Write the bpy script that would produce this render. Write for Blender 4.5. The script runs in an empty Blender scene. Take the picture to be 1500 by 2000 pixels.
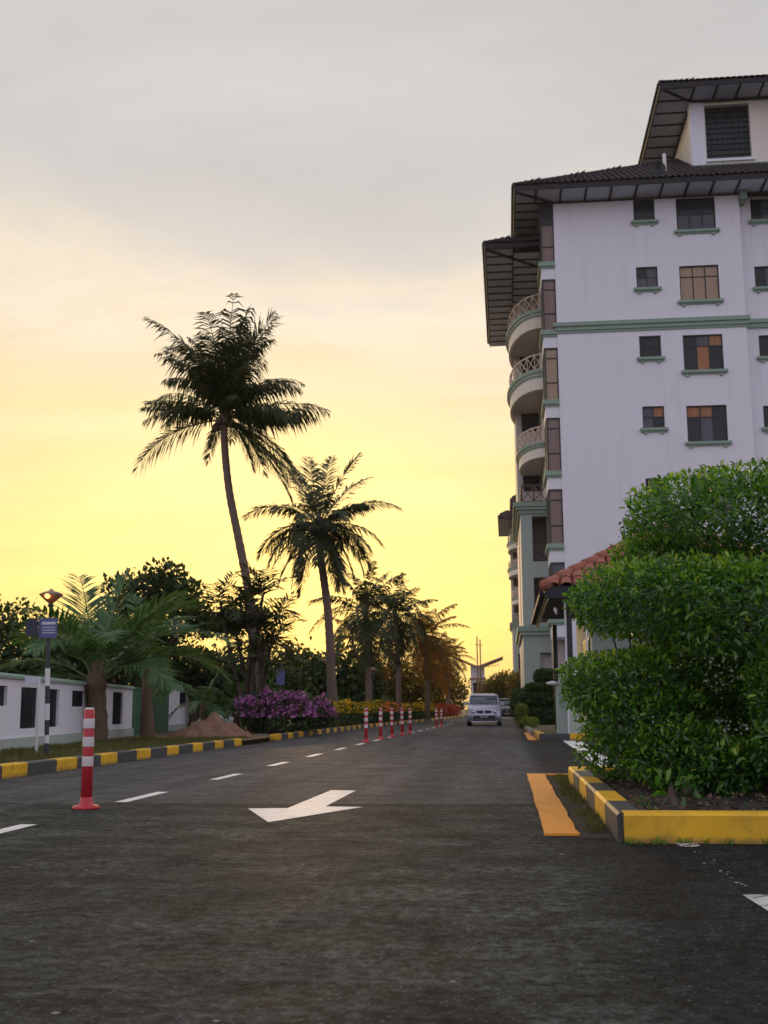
import bpy, math, random
import numpy as np
from mathutils import Vector, Matrix
R = math.radians
random.seed(7)
rng = np.random.default_rng(7)
sc = bpy.context.scene
col = sc.collection

# ------------------------------------------------------------------ camera
F_PX, H_CAM = 2250.0, 0.75
YAW, PITCH, ROLL = math.atan(235 / F_PX), math.atan(385 / F_PX), 0.006
fw = Vector((-math.sin(YAW) * math.cos(PITCH), math.cos(YAW) * math.cos(PITCH), math.sin(PITCH)))
r0 = Vector((math.cos(YAW), math.sin(YAW), 0))
u0 = r0.cross(fw)
rv = r0 * math.cos(ROLL) - u0 * math.sin(ROLL)
uv = u0 * math.cos(ROLL) + r0 * math.sin(ROLL)
cam = bpy.data.cameras.new('camera')
cam_o = bpy.data.objects.new('camera', cam)
col.objects.link(cam_o)
m3 = Matrix((rv, uv, -fw)).transposed()
cam_o.matrix_world = Matrix.Translation((0, 0, H_CAM)) @ m3.to_4x4()
cam.sensor_fit = 'VERTICAL'
cam.sensor_height = 24
cam.sensor_width = 18
cam.lens = 24 * F_PX / 2000
cam.clip_start = 0.05
cam.clip_end = 6000
cam.dof.use_dof = True
cam.dof.focus_distance = 9.5
cam.dof.aperture_fstop = 4.0
sc.camera = cam_o

# ------------------------------------------------------------------ sky and sun
SUN_AZ, SUN_EL = R(-11.0), R(5.0)          # azimuth from +Y towards +X
sun_dir = Vector((math.sin(SUN_AZ) * math.cos(SUN_EL), math.cos(SUN_AZ) * math.cos(SUN_EL), math.sin(SUN_EL)))
SKY_OFF = (1.4, 7.7, 0)
world = bpy.data.worlds.new('World')
sc.world = world
world.use_nodes = True


class NT:
    """small helper to wire shader nodes"""
    def __init__(s, tree):
        s.t = tree
        s.n = tree.nodes
        s.l = tree.links

    def node(s, typ, **kw):
        n = s.n.new(typ)
        for k, v in kw.items():
            setattr(n, k, v)
        return n

    def put(s, sock, v):
        if isinstance(v, bpy.types.NodeSocket):
            s.l.new(v, sock)
        elif v is not None:
            if hasattr(sock, 'default_value') and isinstance(v, (tuple, list)) and len(v) == 3 and sock.type == 'RGBA':
                v = (*v, 1)
            sock.default_value = v

    def math(s, op, a, b=None, c=None, clamp=False):
        n = s.node('ShaderNodeMath', operation=op, use_clamp=clamp)
        for i, v in enumerate((a, b, c)):
            if v is not None:
                s.put(n.inputs[i], v)
        return n.outputs[0]

    def vmath(s, op, a, b=None):
        n = s.node('ShaderNodeVectorMath', operation=op)
        s.put(n.inputs[0], a)
        if b is not None:
            s.put(n.inputs[1], b)
        return n.outputs['Value'] if op in ('DOT_PRODUCT', 'LENGTH') else n.outputs[0]

    def mix(s, f, a, b, blend='MIX'):
        n = s.node('ShaderNodeMix', data_type='RGBA', blend_type=blend)
        s.put(n.inputs[0], f)
        s.put(n.inputs[6], a)
        s.put(n.inputs[7], b)
        return n.outputs[2]

    def ramp(s, f, stops, interp='LINEAR'):
        n = s.node('ShaderNodeValToRGB')
        cr = n.color_ramp
        cr.interpolation = interp
        while len(cr.elements) < len(stops):
            cr.elements.new(0.5)
        for e, (p, c) in zip(cr.elements, stops):
            e.position = p
            e.color = (*c, 1) if len(c) == 3 else c
        s.put(n.inputs[0], f)
        return n.outputs[0]

    def smooth(s, v, a, b):
        n = s.node('ShaderNodeMapRange', interpolation_type='SMOOTHSTEP')
        s.put(n.inputs[0], v)
        n.inputs[1].default_value = a
        n.inputs[2].default_value = b
        return n.outputs[0]

    def noise(s, vec, scale, detail=4, rough=0.55, dist=0.0):
        n = s.node('ShaderNodeTexNoise')
        if vec is not None:
            s.put(n.inputs['Vector'], vec)
        n.inputs['Scale'].default_value = scale
        n.inputs['Detail'].default_value = detail
        n.inputs['Roughness'].default_value = rough
        n.inputs['Distortion'].default_value = dist
        return n.outputs[0]


def build_world():
    T = NT(world.node_tree)
    T.n.clear()
    out = T.node('ShaderNodeOutputWorld')
    tc = T.node('ShaderNodeTexCoord')
    d = tc.outputs['Generated']
    sep = T.node('ShaderNodeSeparateXYZ')
    T.put(sep.inputs[0], d)
    x, y, z = sep.outputs
    zc = T.math('MAXIMUM', z, 0.0)
    # cloud sheet: planar projection of the direction
    den = T.math('ADD', zc, 0.16)
    cmb = T.node('ShaderNodeCombineXYZ')
    T.put(cmb.inputs[0], T.math('DIVIDE', x, den))
    T.put(cmb.inputs[1], T.math('DIVIDE', y, den))
    cv = cmb.outputs[0]
    n1 = T.noise(T.vmath('ADD', cv, SKY_OFF), 0.62, 7, 0.55, 0.9)
    n2 = T.noise(T.vmath('MULTIPLY', T.vmath('ADD', cv, SKY_OFF), (1.0, 2.4, 1.0)), 1.3, 8, 0.62, 0.5)
    wob = T.math('ADD', T.math('MULTIPLY', T.math('SUBTRACT', n1, 0.5), 0.46),
                 T.math('MULTIPLY', T.math('SUBTRACT', n2, 0.5), 0.20))
    wob = T.math('MULTIPLY', wob, T.smooth(zc, 0.06, 0.36))
    e = T.math('ADD', zc, wob)
    west = T.ramp(e, [(0.0, (1.0, 0.70, 0.20)), (0.06, (1.06, 0.83, 0.23)), (0.16, (1.03, 0.84, 0.33)),
                      (0.25, (0.97, 0.79, 0.47)), (0.32, (0.93, 0.79, 0.58)), (0.375, (0.93, 0.83, 0.68)),
                      (0.42, (0.74, 0.70, 0.65)), (0.48, (0.64, 0.625, 0.62)), (0.60, (0.66, 0.64, 0.63)), (1.0, (0.57, 0.575, 0.64))])
    east = T.ramp(e, [(0.0, (0.80, 0.71, 0.82)), (0.2, (0.84, 0.80, 0.98)), (0.55, (0.76, 0.76, 0.90)), (1.0, (0.57, 0.575, 0.64))])
    sh = Vector((sun_dir.x, sun_dir.y, 0)).normalized()
    az = T.vmath('DOT_PRODUCT', d, tuple(sh))
    f = T.smooth(az, -0.25, 0.75)
    c = T.mix(f, east, west)
    # soft light and dark in the cloud sheet
    br = T.math('ADD', 0.80, T.math('MULTIPLY', n2, 0.42))
    c = T.mix(1.0, c, br, 'MULTIPLY')
    # glow of the veiled sun
    sd = T.math('MAXIMUM', T.vmath('DOT_PRODUCT', d, tuple(sun_dir)), 0.0)
    g = T.math('POWER', sd, 120.0)
    c = T.mix(T.math('MULTIPLY', g, 0.6), c, (1.6, 1.08, 0.30))
    bg2 = T.node('ShaderNodeBackground')
    T.put(bg2.inputs[0], c)
    bg2.inputs[1].default_value = 1.0
    sky = T.node('ShaderNodeTexSky', sky_type='NISHITA')
    sky.sun_disc = False
    sky.sun_elevation = SUN_EL
    sky.sun_rotation = SUN_AZ
    sky.dust_density = 4.0
    bg1 = T.node('ShaderNodeBackground')
    T.put(bg1.inputs[0], sky.outputs[0])
    bg1.inputs[1].default_value = 0.12
    mx = T.node('ShaderNodeMixShader')
    mx.inputs[0].default_value = 0.90
    T.l.new(bg1.outputs[0], mx.inputs[1])
    T.l.new(bg2.outputs[0], mx.inputs[2])
    T.l.new(mx.outputs[0], out.inputs[0])


build_world()
sun = bpy.data.lights.new('sun', 'SUN')
sun.energy = 1.4
sun.angle = R(10)
sun.color = (1.0, 0.62, 0.30)
sun_o = bpy.data.objects.new('sun', sun)
col.objects.link(sun_o)
sun_o.rotation_euler = (-sun_dir).to_track_quat('-Z', 'Y').to_euler()
sun_o.location = (-20, 60, 40)

sc.view_settings.view_transform = 'Standard'
sc.view_settings.look = 'None'
sc.view_settings.exposure = 0.0
sc.view_settings.gamma = 1.0
sc.view_settings.use_curve_mapping = False
sc.render.engine = 'CYCLES'
sc.cycles.use_denoising = True
sc.cycles.denoising_prefilter = 'ACCURATE'
sc.cycles.max_bounces = 6
sc.cycles.diffuse_bounces = 3
sc.cycles.glossy_bounces = 2
sc.cycles.transmission_bounces = 4
sc.cycles.transparent_max_bounces = 4
sc.cycles.sample_clamp_indirect = 4.0


# ------------------------------------------------------------------ materials
def new_mat(name):
    m = bpy.data.materials.new(name)
    m.use_nodes = True
    T = NT(m.node_tree)
    T.n.clear()
    out = T.node('ShaderNodeOutputMaterial')
    b = T.node('ShaderNodeBsdfPrincipled')
    T.l.new(b.outputs[0], out.inputs[0])
    return m, T, b, out


def mat(name, c, rough=0.6, var=0.12, vscale=1.5, bump=0.0, bscale=40, metal=0.0, spec=0.5, dirt=None, coat=0.0):
    m, T, b, out = new_mat(name)
    tc = T.node('ShaderNodeTexCoord').outputs['Object']
    n = T.noise(tc, vscale, 6, 0.6)
    k = T.math('ADD', 1 - var, T.math('MULTIPLY', n, 2 * var))
    cc = T.mix(1.0, (*c, 1), k, 'MULTIPLY')
    if dirt:
        dc, ds, lo, hi = dirt
        dn = T.noise(tc, ds, 8, 0.68)
        cc = T.mix(T.smooth(dn, lo, hi), cc, (*dc, 1))
    T.put(b.inputs['Base Color'], cc)
    b.inputs['Roughness'].default_value = rough
    b.inputs['Metallic'].default_value = metal
    b.inputs['Specular IOR Level'].default_value = spec
    b.inputs['Coat Weight'].default_value = coat
    if bump:
        bn = T.node('ShaderNodeBump')
        bn.inputs['Strength'].default_value = bump
        bn.inputs['Distance'].default_value = 0.02
        T.put(bn.inputs['Height'], T.noise(tc, bscale, 5, 0.65))
        T.l.new(bn.outputs[0], b.inputs['Normal'])
    return m


def leaf_mat(name, stops, trans=0.35, rough=0.45, tcol=None, spec=0.4):
    m, T, b, out = new_mat(name)
    geo = T.node('ShaderNodeNewGeometry')
    oi = T.node('ShaderNodeObjectInfo')
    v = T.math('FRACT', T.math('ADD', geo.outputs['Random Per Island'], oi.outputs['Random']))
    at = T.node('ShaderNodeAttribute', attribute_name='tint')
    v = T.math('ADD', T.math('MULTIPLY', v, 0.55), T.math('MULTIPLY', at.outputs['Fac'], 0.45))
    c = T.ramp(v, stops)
    T.put(b.inputs['Base Color'], c)
    b.inputs['Roughness'].default_value = rough
    b.inputs['Specular IOR Level'].default_value = spec
    tr = T.node('ShaderNodeBsdfTranslucent')
    T.put(tr.inputs[0], T.mix(1.0, c, tcol or (1.5, 1.35, 0.5), 'MULTIPLY'))
    mx = T.node('ShaderNodeMixShader')
    mx.inputs[0].default_value = trans
    T.l.new(b.outputs[0], mx.inputs[1])
    T.l.new(tr.outputs[0], mx.inputs[2])
    T.l.new(mx.outputs[0], out.inputs[0])
    return m


def asphalt_mat():
    m, T, b, out = new_mat('asphalt')
    P = T.node('ShaderNodeNewGeometry').outputs['Position']
    sep = T.node('ShaderNodeSeparateXYZ')
    T.put(sep.inputs[0], P)
    big = T.noise(P, 0.35, 4, 0.55)
    mid = T.noise(P, 2.3, 6, 0.6)
    strk = T.noise(T.vmath('MULTIPLY', P, (3.5, 0.28, 1)), 1.0, 5, 0.55)
    cross = T.noise(T.vmath('MULTIPLY', P, (0.5, 6.0, 1)), 1.0, 5, 0.6)
    fine = T.noise(P, 95, 3, 0.7)
    c = T.mix(T.smooth(big, 0.3, 0.7), (0.030, 0.035, 0.031), (0.066, 0.073, 0.060))
    c = T.mix(T.math('MULTIPLY', T.smooth(mid, 0.35, 0.75), 0.55), c, (0.027, 0.027, 0.027))
    c = T.mix(T.math('MULTIPLY', T.smooth(strk, 0.45, 0.75), 0.5), c, (0.080, 0.072, 0.060))
    c = T.mix(T.math('MULTIPLY', T.smooth(cross, 0.5, 0.8), 0.35), c, (0.024, 0.024, 0.024))
    old = T.math('SUBTRACT', sep.outputs[1], T.math('ADD', 9.45, T.math('MULTIPLY', T.math('SUBTRACT', T.noise(P, 3.0, 3), 0.5), 0.12)))
    c = T.mix(T.math('MULTIPLY', T.smooth(old, -0.03, 0.03), 0.8), c, T.mix(T.smooth(strk, 0.38, 0.7), (0.100, 0.093, 0.091), (0.150, 0.138, 0.131)))
    # wheel-polished tracks
    trk = T.math('ABSOLUTE', T.math('SUBTRACT', T.math('ABSOLUTE', T.math('ADD', sep.outputs[0], T.math('ADD', 1.45, T.math('MULTIPLY', T.noise(P, 0.4, 2), 0.3)))), 0.75))
    c = T.mix(T.math('MULTIPLY', T.math('SUBTRACT', 1.0, T.smooth(trk, 0.05, 0.38)), 0.35), c, (0.040, 0.040, 0.040))
    # oil spots
    vo = T.node('ShaderNodeTexVoronoi', feature='F1')
    T.put(vo.inputs['Vector'], T.vmath('ADD', P, T.vmath('MULTIPLY', T.noise(P, 5, 4), (0.25, 0.25, 0))))
    vo.inputs['Scale'].default_value = 0.75
    vsp = T.node('ShaderNodeSeparateColor')
    T.put(vsp.inputs[0], vo.outputs['Color'])
    oil = T.math('MULTIPLY', T.math('GREATER_THAN', vsp.outputs[0], 0.55), T.math('SUBTRACT', 1.0, T.smooth(vo.outputs['Distance'], 0.03, 0.22)))
    c = T.mix(T.math('MULTIPLY', oil, 0.6), c, (0.018, 0.018, 0.019))
    # newer, darker overlay on the side entrance
    edge = T.math('ADD', sep.outputs[0], T.math('MULTIPLY', T.math('SUBTRACT', T.noise(P, 1.6, 5, 0.6), 0.5), 0.55))
    c = T.mix(T.math('MULTIPLY', T.smooth(edge, 0.15, 0.55), 0.88), c, (0.013, 0.0155, 0.0165))
    # mottled binder and bare stone
    bl = T.noise(P, 17, 9, 0.74)
    c = T.mix(T.math('SUBTRACT', 1.0, T.math('MULTIPLY', T.smooth(old, -0.03, 0.03), 0.68)), c, T.mix(1.0, c, T.math('ADD', 0.20, T.math('MULTIPLY', T.smooth(bl, 0.34, 0.68), 1.75)), 'MULTIPLY'))
    bl2 = T.noise(T.vmath('MULTIPLY', P, (1.0, 1.3, 1)), 2.1, 8, 0.66, 0.5)
    c = T.mix(T.math('SUBTRACT', 1.0, T.math('MULTIPLY', T.smooth(old, -0.03, 0.03), 0.5)), c, T.mix(1.0, c, T.math('ADD', 0.50, T.math('MULTIPLY', T.smooth(bl2, 0.34, 0.68), 1.05)), 'MULTIPLY'))
    # transverse joint near the arrow
    jy = T.math('SUBTRACT', sep.outputs[1], T.math('ADD', 9.45, T.math('MULTIPLY', T.math('SUBTRACT', T.noise(P, 3.0, 3), 0.5), 0.12)))
    j = T.math('LESS_THAN', T.math('ABSOLUTE', jy), 0.018)
    c = T.mix(T.math('MULTIPLY', j, 0.65), c, (0.02, 0.02, 0.02))
    # wandering hairline cracks
    vor = T.node('ShaderNodeTexVoronoi', feature='DISTANCE_TO_EDGE')
    T.put(vor.inputs['Vector'], T.vmath('ADD', P, T.vmath('MULTIPLY', T.noise(P, 1.3, 4), (2.2, 1.4, 0))))
    vor.inputs['Scale'].default_value = 0.28
    cr = T.math('LESS_THAN', vor.outputs['Distance'], 0.0022)
    c = T.mix(T.math('MULTIPLY', T.math('MULTIPLY', cr, T.smooth(mid, 0.42, 0.6)), 0.6), c, (0.02, 0.02, 0.02))
    # aggregate stones and grit
    v2 = T.node('ShaderNodeTexVoronoi', feature='F1')
    T.put(v2.inputs['Vector'], P)
    v2.inputs['Scale'].default_value = 75
    vs = T.node('ShaderNodeSeparateColor')
    T.put(vs.inputs[0], v2.outputs['Color'])
    st = T.math('MULTIPLY', T.math('GREATER_THAN', vs.outputs[0], 0.86), T.math('LESS_THAN', v2.outputs['Distance'], 0.40))
    c = T.mix(T.math('MULTIPLY', st, T.math('MULTIPLY', vs.outputs[2], 0.65)), c, (0.19, 0.19, 0.17))
    dk = T.math('LESS_THAN', vs.outputs[1], 0.22)
    c = T.mix(T.math('MULTIPLY', dk, 0.6), c, (0.018, 0.018, 0.018))
    v3 = T.node('ShaderNodeTexVoronoi', feature='F1')
    T.put(v3.inputs['Vector'], P)
    v3.inputs['Scale'].default_value = 7
    s3 = T.node('ShaderNodeSeparateColor')
    T.put(s3.inputs[0], v3.outputs['Color'])
    chip = T.math('MULTIPLY', T.math('GREATER_THAN', s3.outputs[0], 0.80), T.math('LESS_THAN', v3.outputs['Distance'], T.math('MULTIPLY', s3.outputs[1], 0.11)))
    c = T.mix(chip, c, T.mix(T.math('GREATER_THAN', s3.outputs[2], 0.55), (0.015, 0.015, 0.015), (0.30, 0.29, 0.26)))
    c = T.mix(1.0, c, (0.98, 1.04, 1.12), 'MULTIPLY')
    T.put(b.inputs['Base Color'], c)
    rr = T.math('ADD', 0.58, T.math('MULTIPLY', mid, 0.3))
    T.put(b.inputs['Roughness'], rr)
    b.inputs['Specular IOR Level'].default_value = 0.09
    h = T.math('ADD', T.math('MULTIPLY', fine, 0.5), T.math('SUBTRACT', 0.6, T.math('MULTIPLY', v2.outputs['Distance'], 0.6)))
    h = T.math('SUBTRACT', h, T.math('MULTIPLY', j, 0.8))
    bn = T.node('ShaderNodeBump')
    bn.inputs['Strength'].default_value = 1.0
    bn.inputs['Distance'].default_value = 0.016
    T.put(bn.inputs['Height'], h)
    T.l.new(bn.outputs[0], b.inputs['Normal'])
    return m


def paint_mat(name, c, under, wear=0.62, rough=0.55, scale=18, splash=False):
    """road or kerb paint, worn through in small flakes"""
    m, T, b, out = new_mat(name)
    P = T.node('ShaderNodeNewGeometry').outputs['Position']
    n = T.noise(P, scale, 8, 0.7)
    big = T.noise(P, 2.2, 4, 0.6)
    k = T.math('ADD', 0.80, T.math('MULTIPLY', big, 0.38))
    cc = T.mix(1.0, (*c, 1), k, 'MULTIPLY')
    grime = T.noise(P, 5.5, 8, 0.7)
    cc = T.mix(T.math('MULTIPLY', T.smooth(grime, 0.46, 0.72), 0.40), cc, (*[q * 0.35 + 0.03 for q in c], 1))
    cc = T.mix(T.smooth(T.math('ADD', n, T.math('MULTIPLY', T.math('SUBTRACT', big, 0.5), 0.25)), wear, wear + 0.06), cc, (*under, 1))
    if splash:
        sp = T.node('ShaderNodeSeparateXYZ')
        T.put(sp.inputs[0], P)
        zz = T.math('SUBTRACT', sp.outputs[2], T.math('MULTIPLY', T.noise(P, 9, 6, 0.7), 0.11))
        cc = T.mix(T.math('MULTIPLY', T.math('SUBTRACT', 1.0, T.smooth(zz, -0.06, 0.0)), 0.7), cc, (0.10, 0.085, 0.05))
        cc = T.mix(T.math('MULTIPLY', T.smooth(T.noise(P, 26, 7, 0.75), 0.56, 0.70), 0.35), cc, (0.22, 0.16, 0.06))
    T.put(b.inputs['Base Color'], cc)
    b.inputs['Roughness'].default_value = rough
    bn = T.node('ShaderNodeBump')
    bn.inputs['Strength'].default_value = 0.35
    bn.inputs['Distance'].default_value = 0.006
    T.put(bn.inputs['Height'], T.noise(P, 70, 4, 0.7))
    T.l.new(bn.outputs[0], b.inputs['Normal'])
    return m


def wall_mat(name, c, streak=(0.35, 0.33, 0.30)):
    """painted render with faint rain streaks"""
    m, T, b, out = new_mat(name)
    P = T.node('ShaderNodeNewGeometry').outputs['Position']
    n = T.noise(P, 0.5, 5, 0.6)
    cc = T.mix(1.0, (*c, 1), T.math('ADD', 0.95, T.math('MULTIPLY', n, 0.10)), 'MULTIPLY')
    s = T.noise(T.vmath('MULTIPLY', P, (2.2, 2.2, 0.10)), 1.0, 6, 0.62)
    cc = T.mix(T.math('MULTIPLY', T.smooth(s, 0.50, 0.80), 0.20), cc, (*streak, 1))
    s2 = T.noise(T.vmath('MULTIPLY', P, (7.0, 7.0, 0.22)), 1.0, 6, 0.65)
    cc = T.mix(T.math('MULTIPLY', T.math('MULTIPLY', T.smooth(s2, 0.55, 0.8), T.smooth(n, 0.45, 0.65)), 0.30), cc, (*streak, 1))
    T.put(b.inputs['Base Color'], cc)
    b.inputs['Roughness'].default_value = 0.75
    bn = T.node('ShaderNodeBump')
    bn.inputs['Strength'].default_value = 0.15
    bn.inputs['Distance'].default_value = 0.01
    T.put(bn.inputs['Height'], T.noise(P, 6, 5, 0.6))
    T.l.new(bn.outputs[0], b.inputs['Normal'])
    return m


def glass_mat(name, c, rough=0.06, fold=0.0):
    """window pane seen from outside with what hangs or glows behind it"""
    m, T, b, out = new_mat(name)
    P = T.node('ShaderNodeNewGeometry').outputs['Position']
    if fold:
        w = T.noise(T.vmath('MULTIPLY', P, (9, 9, 0.25)), 1.0, 4, 0.5)
        cc = T.mix(1.0, (*c, 1), T.math('ADD', 1 - fold, T.math('MULTIPLY', w, 2 * fold)), 'MULTIPLY')
    else:
        w = T.noise(P, 0.7, 3, 0.5)
        cc = T.mix(1.0, (*c, 1), T.math('ADD', 0.5, w), 'MULTIPLY')
    T.put(b.inputs['Base Color'], cc)
    b.inputs['Roughness'].default_value = 0.8
    b.inputs['Coat Weight'].default_value = 0.35
    b.inputs['Coat Roughness'].default_value = rough
    return m


M = {}
M['asphalt'] = asphalt_mat()
M['white_line'] = paint_mat('white_line', (0.80, 0.79, 0.76), (0.09, 0.09, 0.085), 0.635, scale=30)
M['worn_line'] = paint_mat('worn_line', (0.62, 0.62, 0.60), (0.06, 0.06, 0.06), 0.53, scale=9)
M['orange'] = paint_mat('orange_paint', (0.86, 0.33, 0.025), (0.34, 0.18, 0.07), 0.66, scale=24)
M['yellow'] = paint_mat('yellow_paint', (0.82, 0.46, 0.012), (0.26, 0.20, 0.10), 0.69, scale=11, splash=True)
M['black'] = paint_mat('black_paint', (0.055, 0.057, 0.062), (0.20, 0.19, 0.17), 0.66, scale=11)
M['concrete'] = mat('concrete', (0.22, 0.21, 0.19), 0.85, 0.2, 3, 0.3, 60)
M['soil'] = mat('soil', (0.032, 0.025, 0.019), 0.95, 0.45, 6, 0.9, 45, dirt=((0.065, 0.05, 0.035), 30, 0.55, 0.7))
M['ground'] = mat('ground', (0.075, 0.075, 0.035), 0.95, 0.4, 0.6, 0.6, 12, dirt=((0.13, 0.10, 0.065), 1.1, 0.45, 0.65))
M['verge'] = mat('verge', (0.105, 0.095, 0.045), 0.95, 0.35, 1.2, 0.8, 30, dirt=((0.17, 0.125, 0.08), 1.6, 0.45, 0.62))
M['sand'] = mat('sand', (0.26, 0.145, 0.095), 0.95, 0.3, 3, 0.8, 14, dirt=((0.20, 0.11, 0.075), 4, 0.5, 0.66))
M['wall'] = wall_mat('white_render', (0.78, 0.765, 0.82))
M['cream'] = wall_mat('cream_render', (0.78, 0.72, 0.62))
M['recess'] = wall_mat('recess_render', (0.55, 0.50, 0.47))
M['green'] = wall_mat('green_trim', (0.26, 0.36, 0.29), (0.13, 0.18, 0.15))
M['paleg'] = wall_mat('pale_green_render', (0.40, 0.47, 0.42), (0.22, 0.24, 0.21))
M['frame'] = mat('dark_frame', (0.018, 0.026, 0.030), 0.5, 0.2)
M['brownrail'] = mat('brown_rail', (0.075, 0.035, 0.025), 0.5, 0.2)
M['creamrail'] = mat('cream_rail', (0.62, 0.50, 0.40), 0.6, 0.15)
M['soffit'] = mat('soffit_board', (0.50, 0.52, 0.62), 0.8, 0.18, 0.8, dirt=((0.24, 0.22, 0.24), 1.3, 0.58, 0.78))
M['batten'] = mat('soffit_batten', (0.022, 0.024, 0.034), 0.7, 0.2)
M['tile'] = mat('roof_tile', (0.060, 0.052, 0.058), 0.75, 0.4, 3, 0.3, 20, dirt=((0.20, 0.10, 0.07), 2.0, 0.55, 0.75))
M['terracotta'] = mat('terracotta', (0.34, 0.115, 0.075), 0.7, 0.3, 5, 0.3, 30, dirt=((0.16, 0.09, 0.07), 4, 0.55, 0.75))
M['glass_dark'] = glass_mat('pane_dark', (0.014, 0.018, 0.024))
M['glass_grey'] = glass_mat('pane_grey_curtain', (0.085, 0.085, 0.10), fold=0.35)
M['glass_tan'] = glass_mat('pane_tan_curtain', (0.36, 0.255, 0.17), fold=0.22)
M['glass_rose'] = glass_mat('pane_rose_curtain', (0.22, 0.15, 0.13), fold=0.30)
M['glass_orange'] = glass_mat('pane_orange_glow', (0.34, 0.14, 0.06), fold=0.5)  # light showing through from inside, painted as an orange pane tone
M['red'] = mat('red_plastic', (0.50, 0.022, 0.035), 0.42, 0.15, 5, coat=0.2, dirt=((0.22, 0.05, 0.04), 9, 0.6, 0.8))
M['band'] = mat('reflective_band', (0.68, 0.62, 0.62), 0.4, 0.12, 8, dirt=((0.40, 0.34, 0.33), 12, 0.55, 0.8))
M['pole_black'] = mat('pole_black', (0.03, 0.035, 0.045), 0.5, 0.2, 6)
M['pole_white'] = mat('pole_white', (0.66, 0.66, 0.66), 0.5, 0.12, 6)
M['sign_blue'] = mat('sign_blue', (0.09, 0.11, 0.26), 0.45, 0.15, 4)
M['sign_dark'] = mat('sign_dark_blue', (0.02, 0.022, 0.05), 0.5, 0.15, 4)
M['sign_white'] = mat('sign_white', (0.55, 0.56, 0.66), 0.5, 0.1, 4)
M['lamp_metal'] = mat('lamp_metal', (0.30, 0.22, 0.15), 0.5, 0.15, 4)
M['bark_palm'] = mat('palm_bark', (0.155, 0.105, 0.080), 0.9, 0.35, 4, 0.9, 9)
M['bark_dark'] = mat('dark_bark', (0.085, 0.062, 0.045), 0.9, 0.35, 5, 0.9, 14)
M['bark_shade'] = mat('bush_bark', (0.035, 0.027, 0.022), 0.9, 0.35, 5, 0.9, 14)  # darker bark copy: shade of the bush hollow painted into the colour
M['husk'] = mat('palm_husk', (0.14, 0.09, 0.055), 0.9, 0.4, 8, 0.6, 20)
M['carpaint'] = mat('silver_paint', (0.40, 0.41, 0.52), 0.32, 0.04, 2, metal=0.55, coat=0.6)
M['carroof'] = mat('silver_roof_paint', (0.62, 0.60, 0.62), 0.35, 0.04, 2, metal=0.3, coat=0.6)
M['darkpaint'] = mat('dark_car_paint', (0.025, 0.028, 0.036), 0.3, 0.05, 2, coat=0.6)
M['rubber'] = mat('rubber', (0.018, 0.018, 0.019), 0.85, 0.2, 8)
M['plastic'] = mat('dark_plastic', (0.022, 0.022, 0.026), 0.55, 0.15, 8)
M['rim'] = mat('rim', (0.42, 0.42, 0.44), 0.35, 0.1, 8, metal=0.8)
M['chrome'] = mat('chrome', (0.7, 0.7, 0.72), 0.15, 0.05, 3, metal=1.0)
M['lens'] = mat('lamp_lens', (0.20, 0.21, 0.25), 0.12, 0.6, 14, coat=0.9)
M['carglass'] = mat('car_glass', (0.05, 0.06, 0.07), 0.05, 0.25, 2, coat=0.8)
M['seat'] = mat('seat_cloth', (0.012, 0.012, 0.014), 0.9, 0.1)
M['white_panel'] = mat('white_panel', (0.72, 0.70, 0.70), 0.6, 0.08, 2)
M['gate_green'] = mat('green_gate_sheet', (0.055, 0.15, 0.085), 0.6, 0.2, 2)
M['hazy_rust'] = mat('hazy_rust_steel', (0.36, 0.19, 0.11), 0.7, 0.25, 3)  # rusty brown made paler: distance haze painted into the colour

G = leaf_mat
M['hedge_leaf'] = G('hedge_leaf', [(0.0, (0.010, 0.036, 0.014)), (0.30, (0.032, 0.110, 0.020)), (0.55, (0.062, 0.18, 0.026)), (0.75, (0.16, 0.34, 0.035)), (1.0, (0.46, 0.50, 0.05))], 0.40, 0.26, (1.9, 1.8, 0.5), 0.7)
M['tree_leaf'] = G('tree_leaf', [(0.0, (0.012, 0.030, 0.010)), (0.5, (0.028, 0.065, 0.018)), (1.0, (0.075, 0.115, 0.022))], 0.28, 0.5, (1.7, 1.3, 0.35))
M['far_leaf'] = G('far_leaf', [(0.0, (0.040, 0.050, 0.012)), (0.5, (0.10, 0.11, 0.020)), (1.0, (0.24, 0.19, 0.03))], 0.45, 0.55, (2.0, 1.2, 0.3))  # tree leaf yellowed: warm haze and low sun painted into the colour
M['palm_leaf'] = G('palm_leaf', [(0.0, (0.020, 0.036, 0.014)), (0.6, (0.045, 0.070, 0.022)), (1.0, (0.12, 0.10, 0.035))], 0.28, 0.5, (1.8, 1.2, 0.4))
M['young_palm'] = G('young_palm_leaf', [(0.0, (0.045, 0.11, 0.045)), (0.6, (0.10, 0.20, 0.075)), (1.0, (0.26, 0.34, 0.14))], 0.36, 0.45, (1.5, 1.3, 0.5))
M['far_palm'] = G('far_palm_leaf', [(0.0, (0.060, 0.052, 0.014)), (0.6, (0.15, 0.11, 0.022)), (1.0, (0.34, 0.19, 0.035))], 0.5, 0.5, (2.2, 1.2, 0.3))  # palm leaf turned golden: sunset glow painted into the colour
M['topiary_leaf'] = G('topiary_leaf', [(0.0, (0.012, 0.034, 0.012)), (0.6, (0.030, 0.080, 0.020)), (1.0, (0.09, 0.16, 0.03))], 0.22, 0.5)
M['lime_leaf'] = G('lime_leaf', [(0.0, (0.05, 0.10, 0.015)), (1.0, (0.22, 0.27, 0.03))], 0.35, 0.5)
M['purple'] = G('bougainvillea_bract', [(0.0, (0.20, 0.05, 0.17)), (0.5, (0.40, 0.13, 0.34)), (1.0, (0.60, 0.30, 0.54))], 0.35, 0.6, (1.2, 1.0, 1.1))
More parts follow.
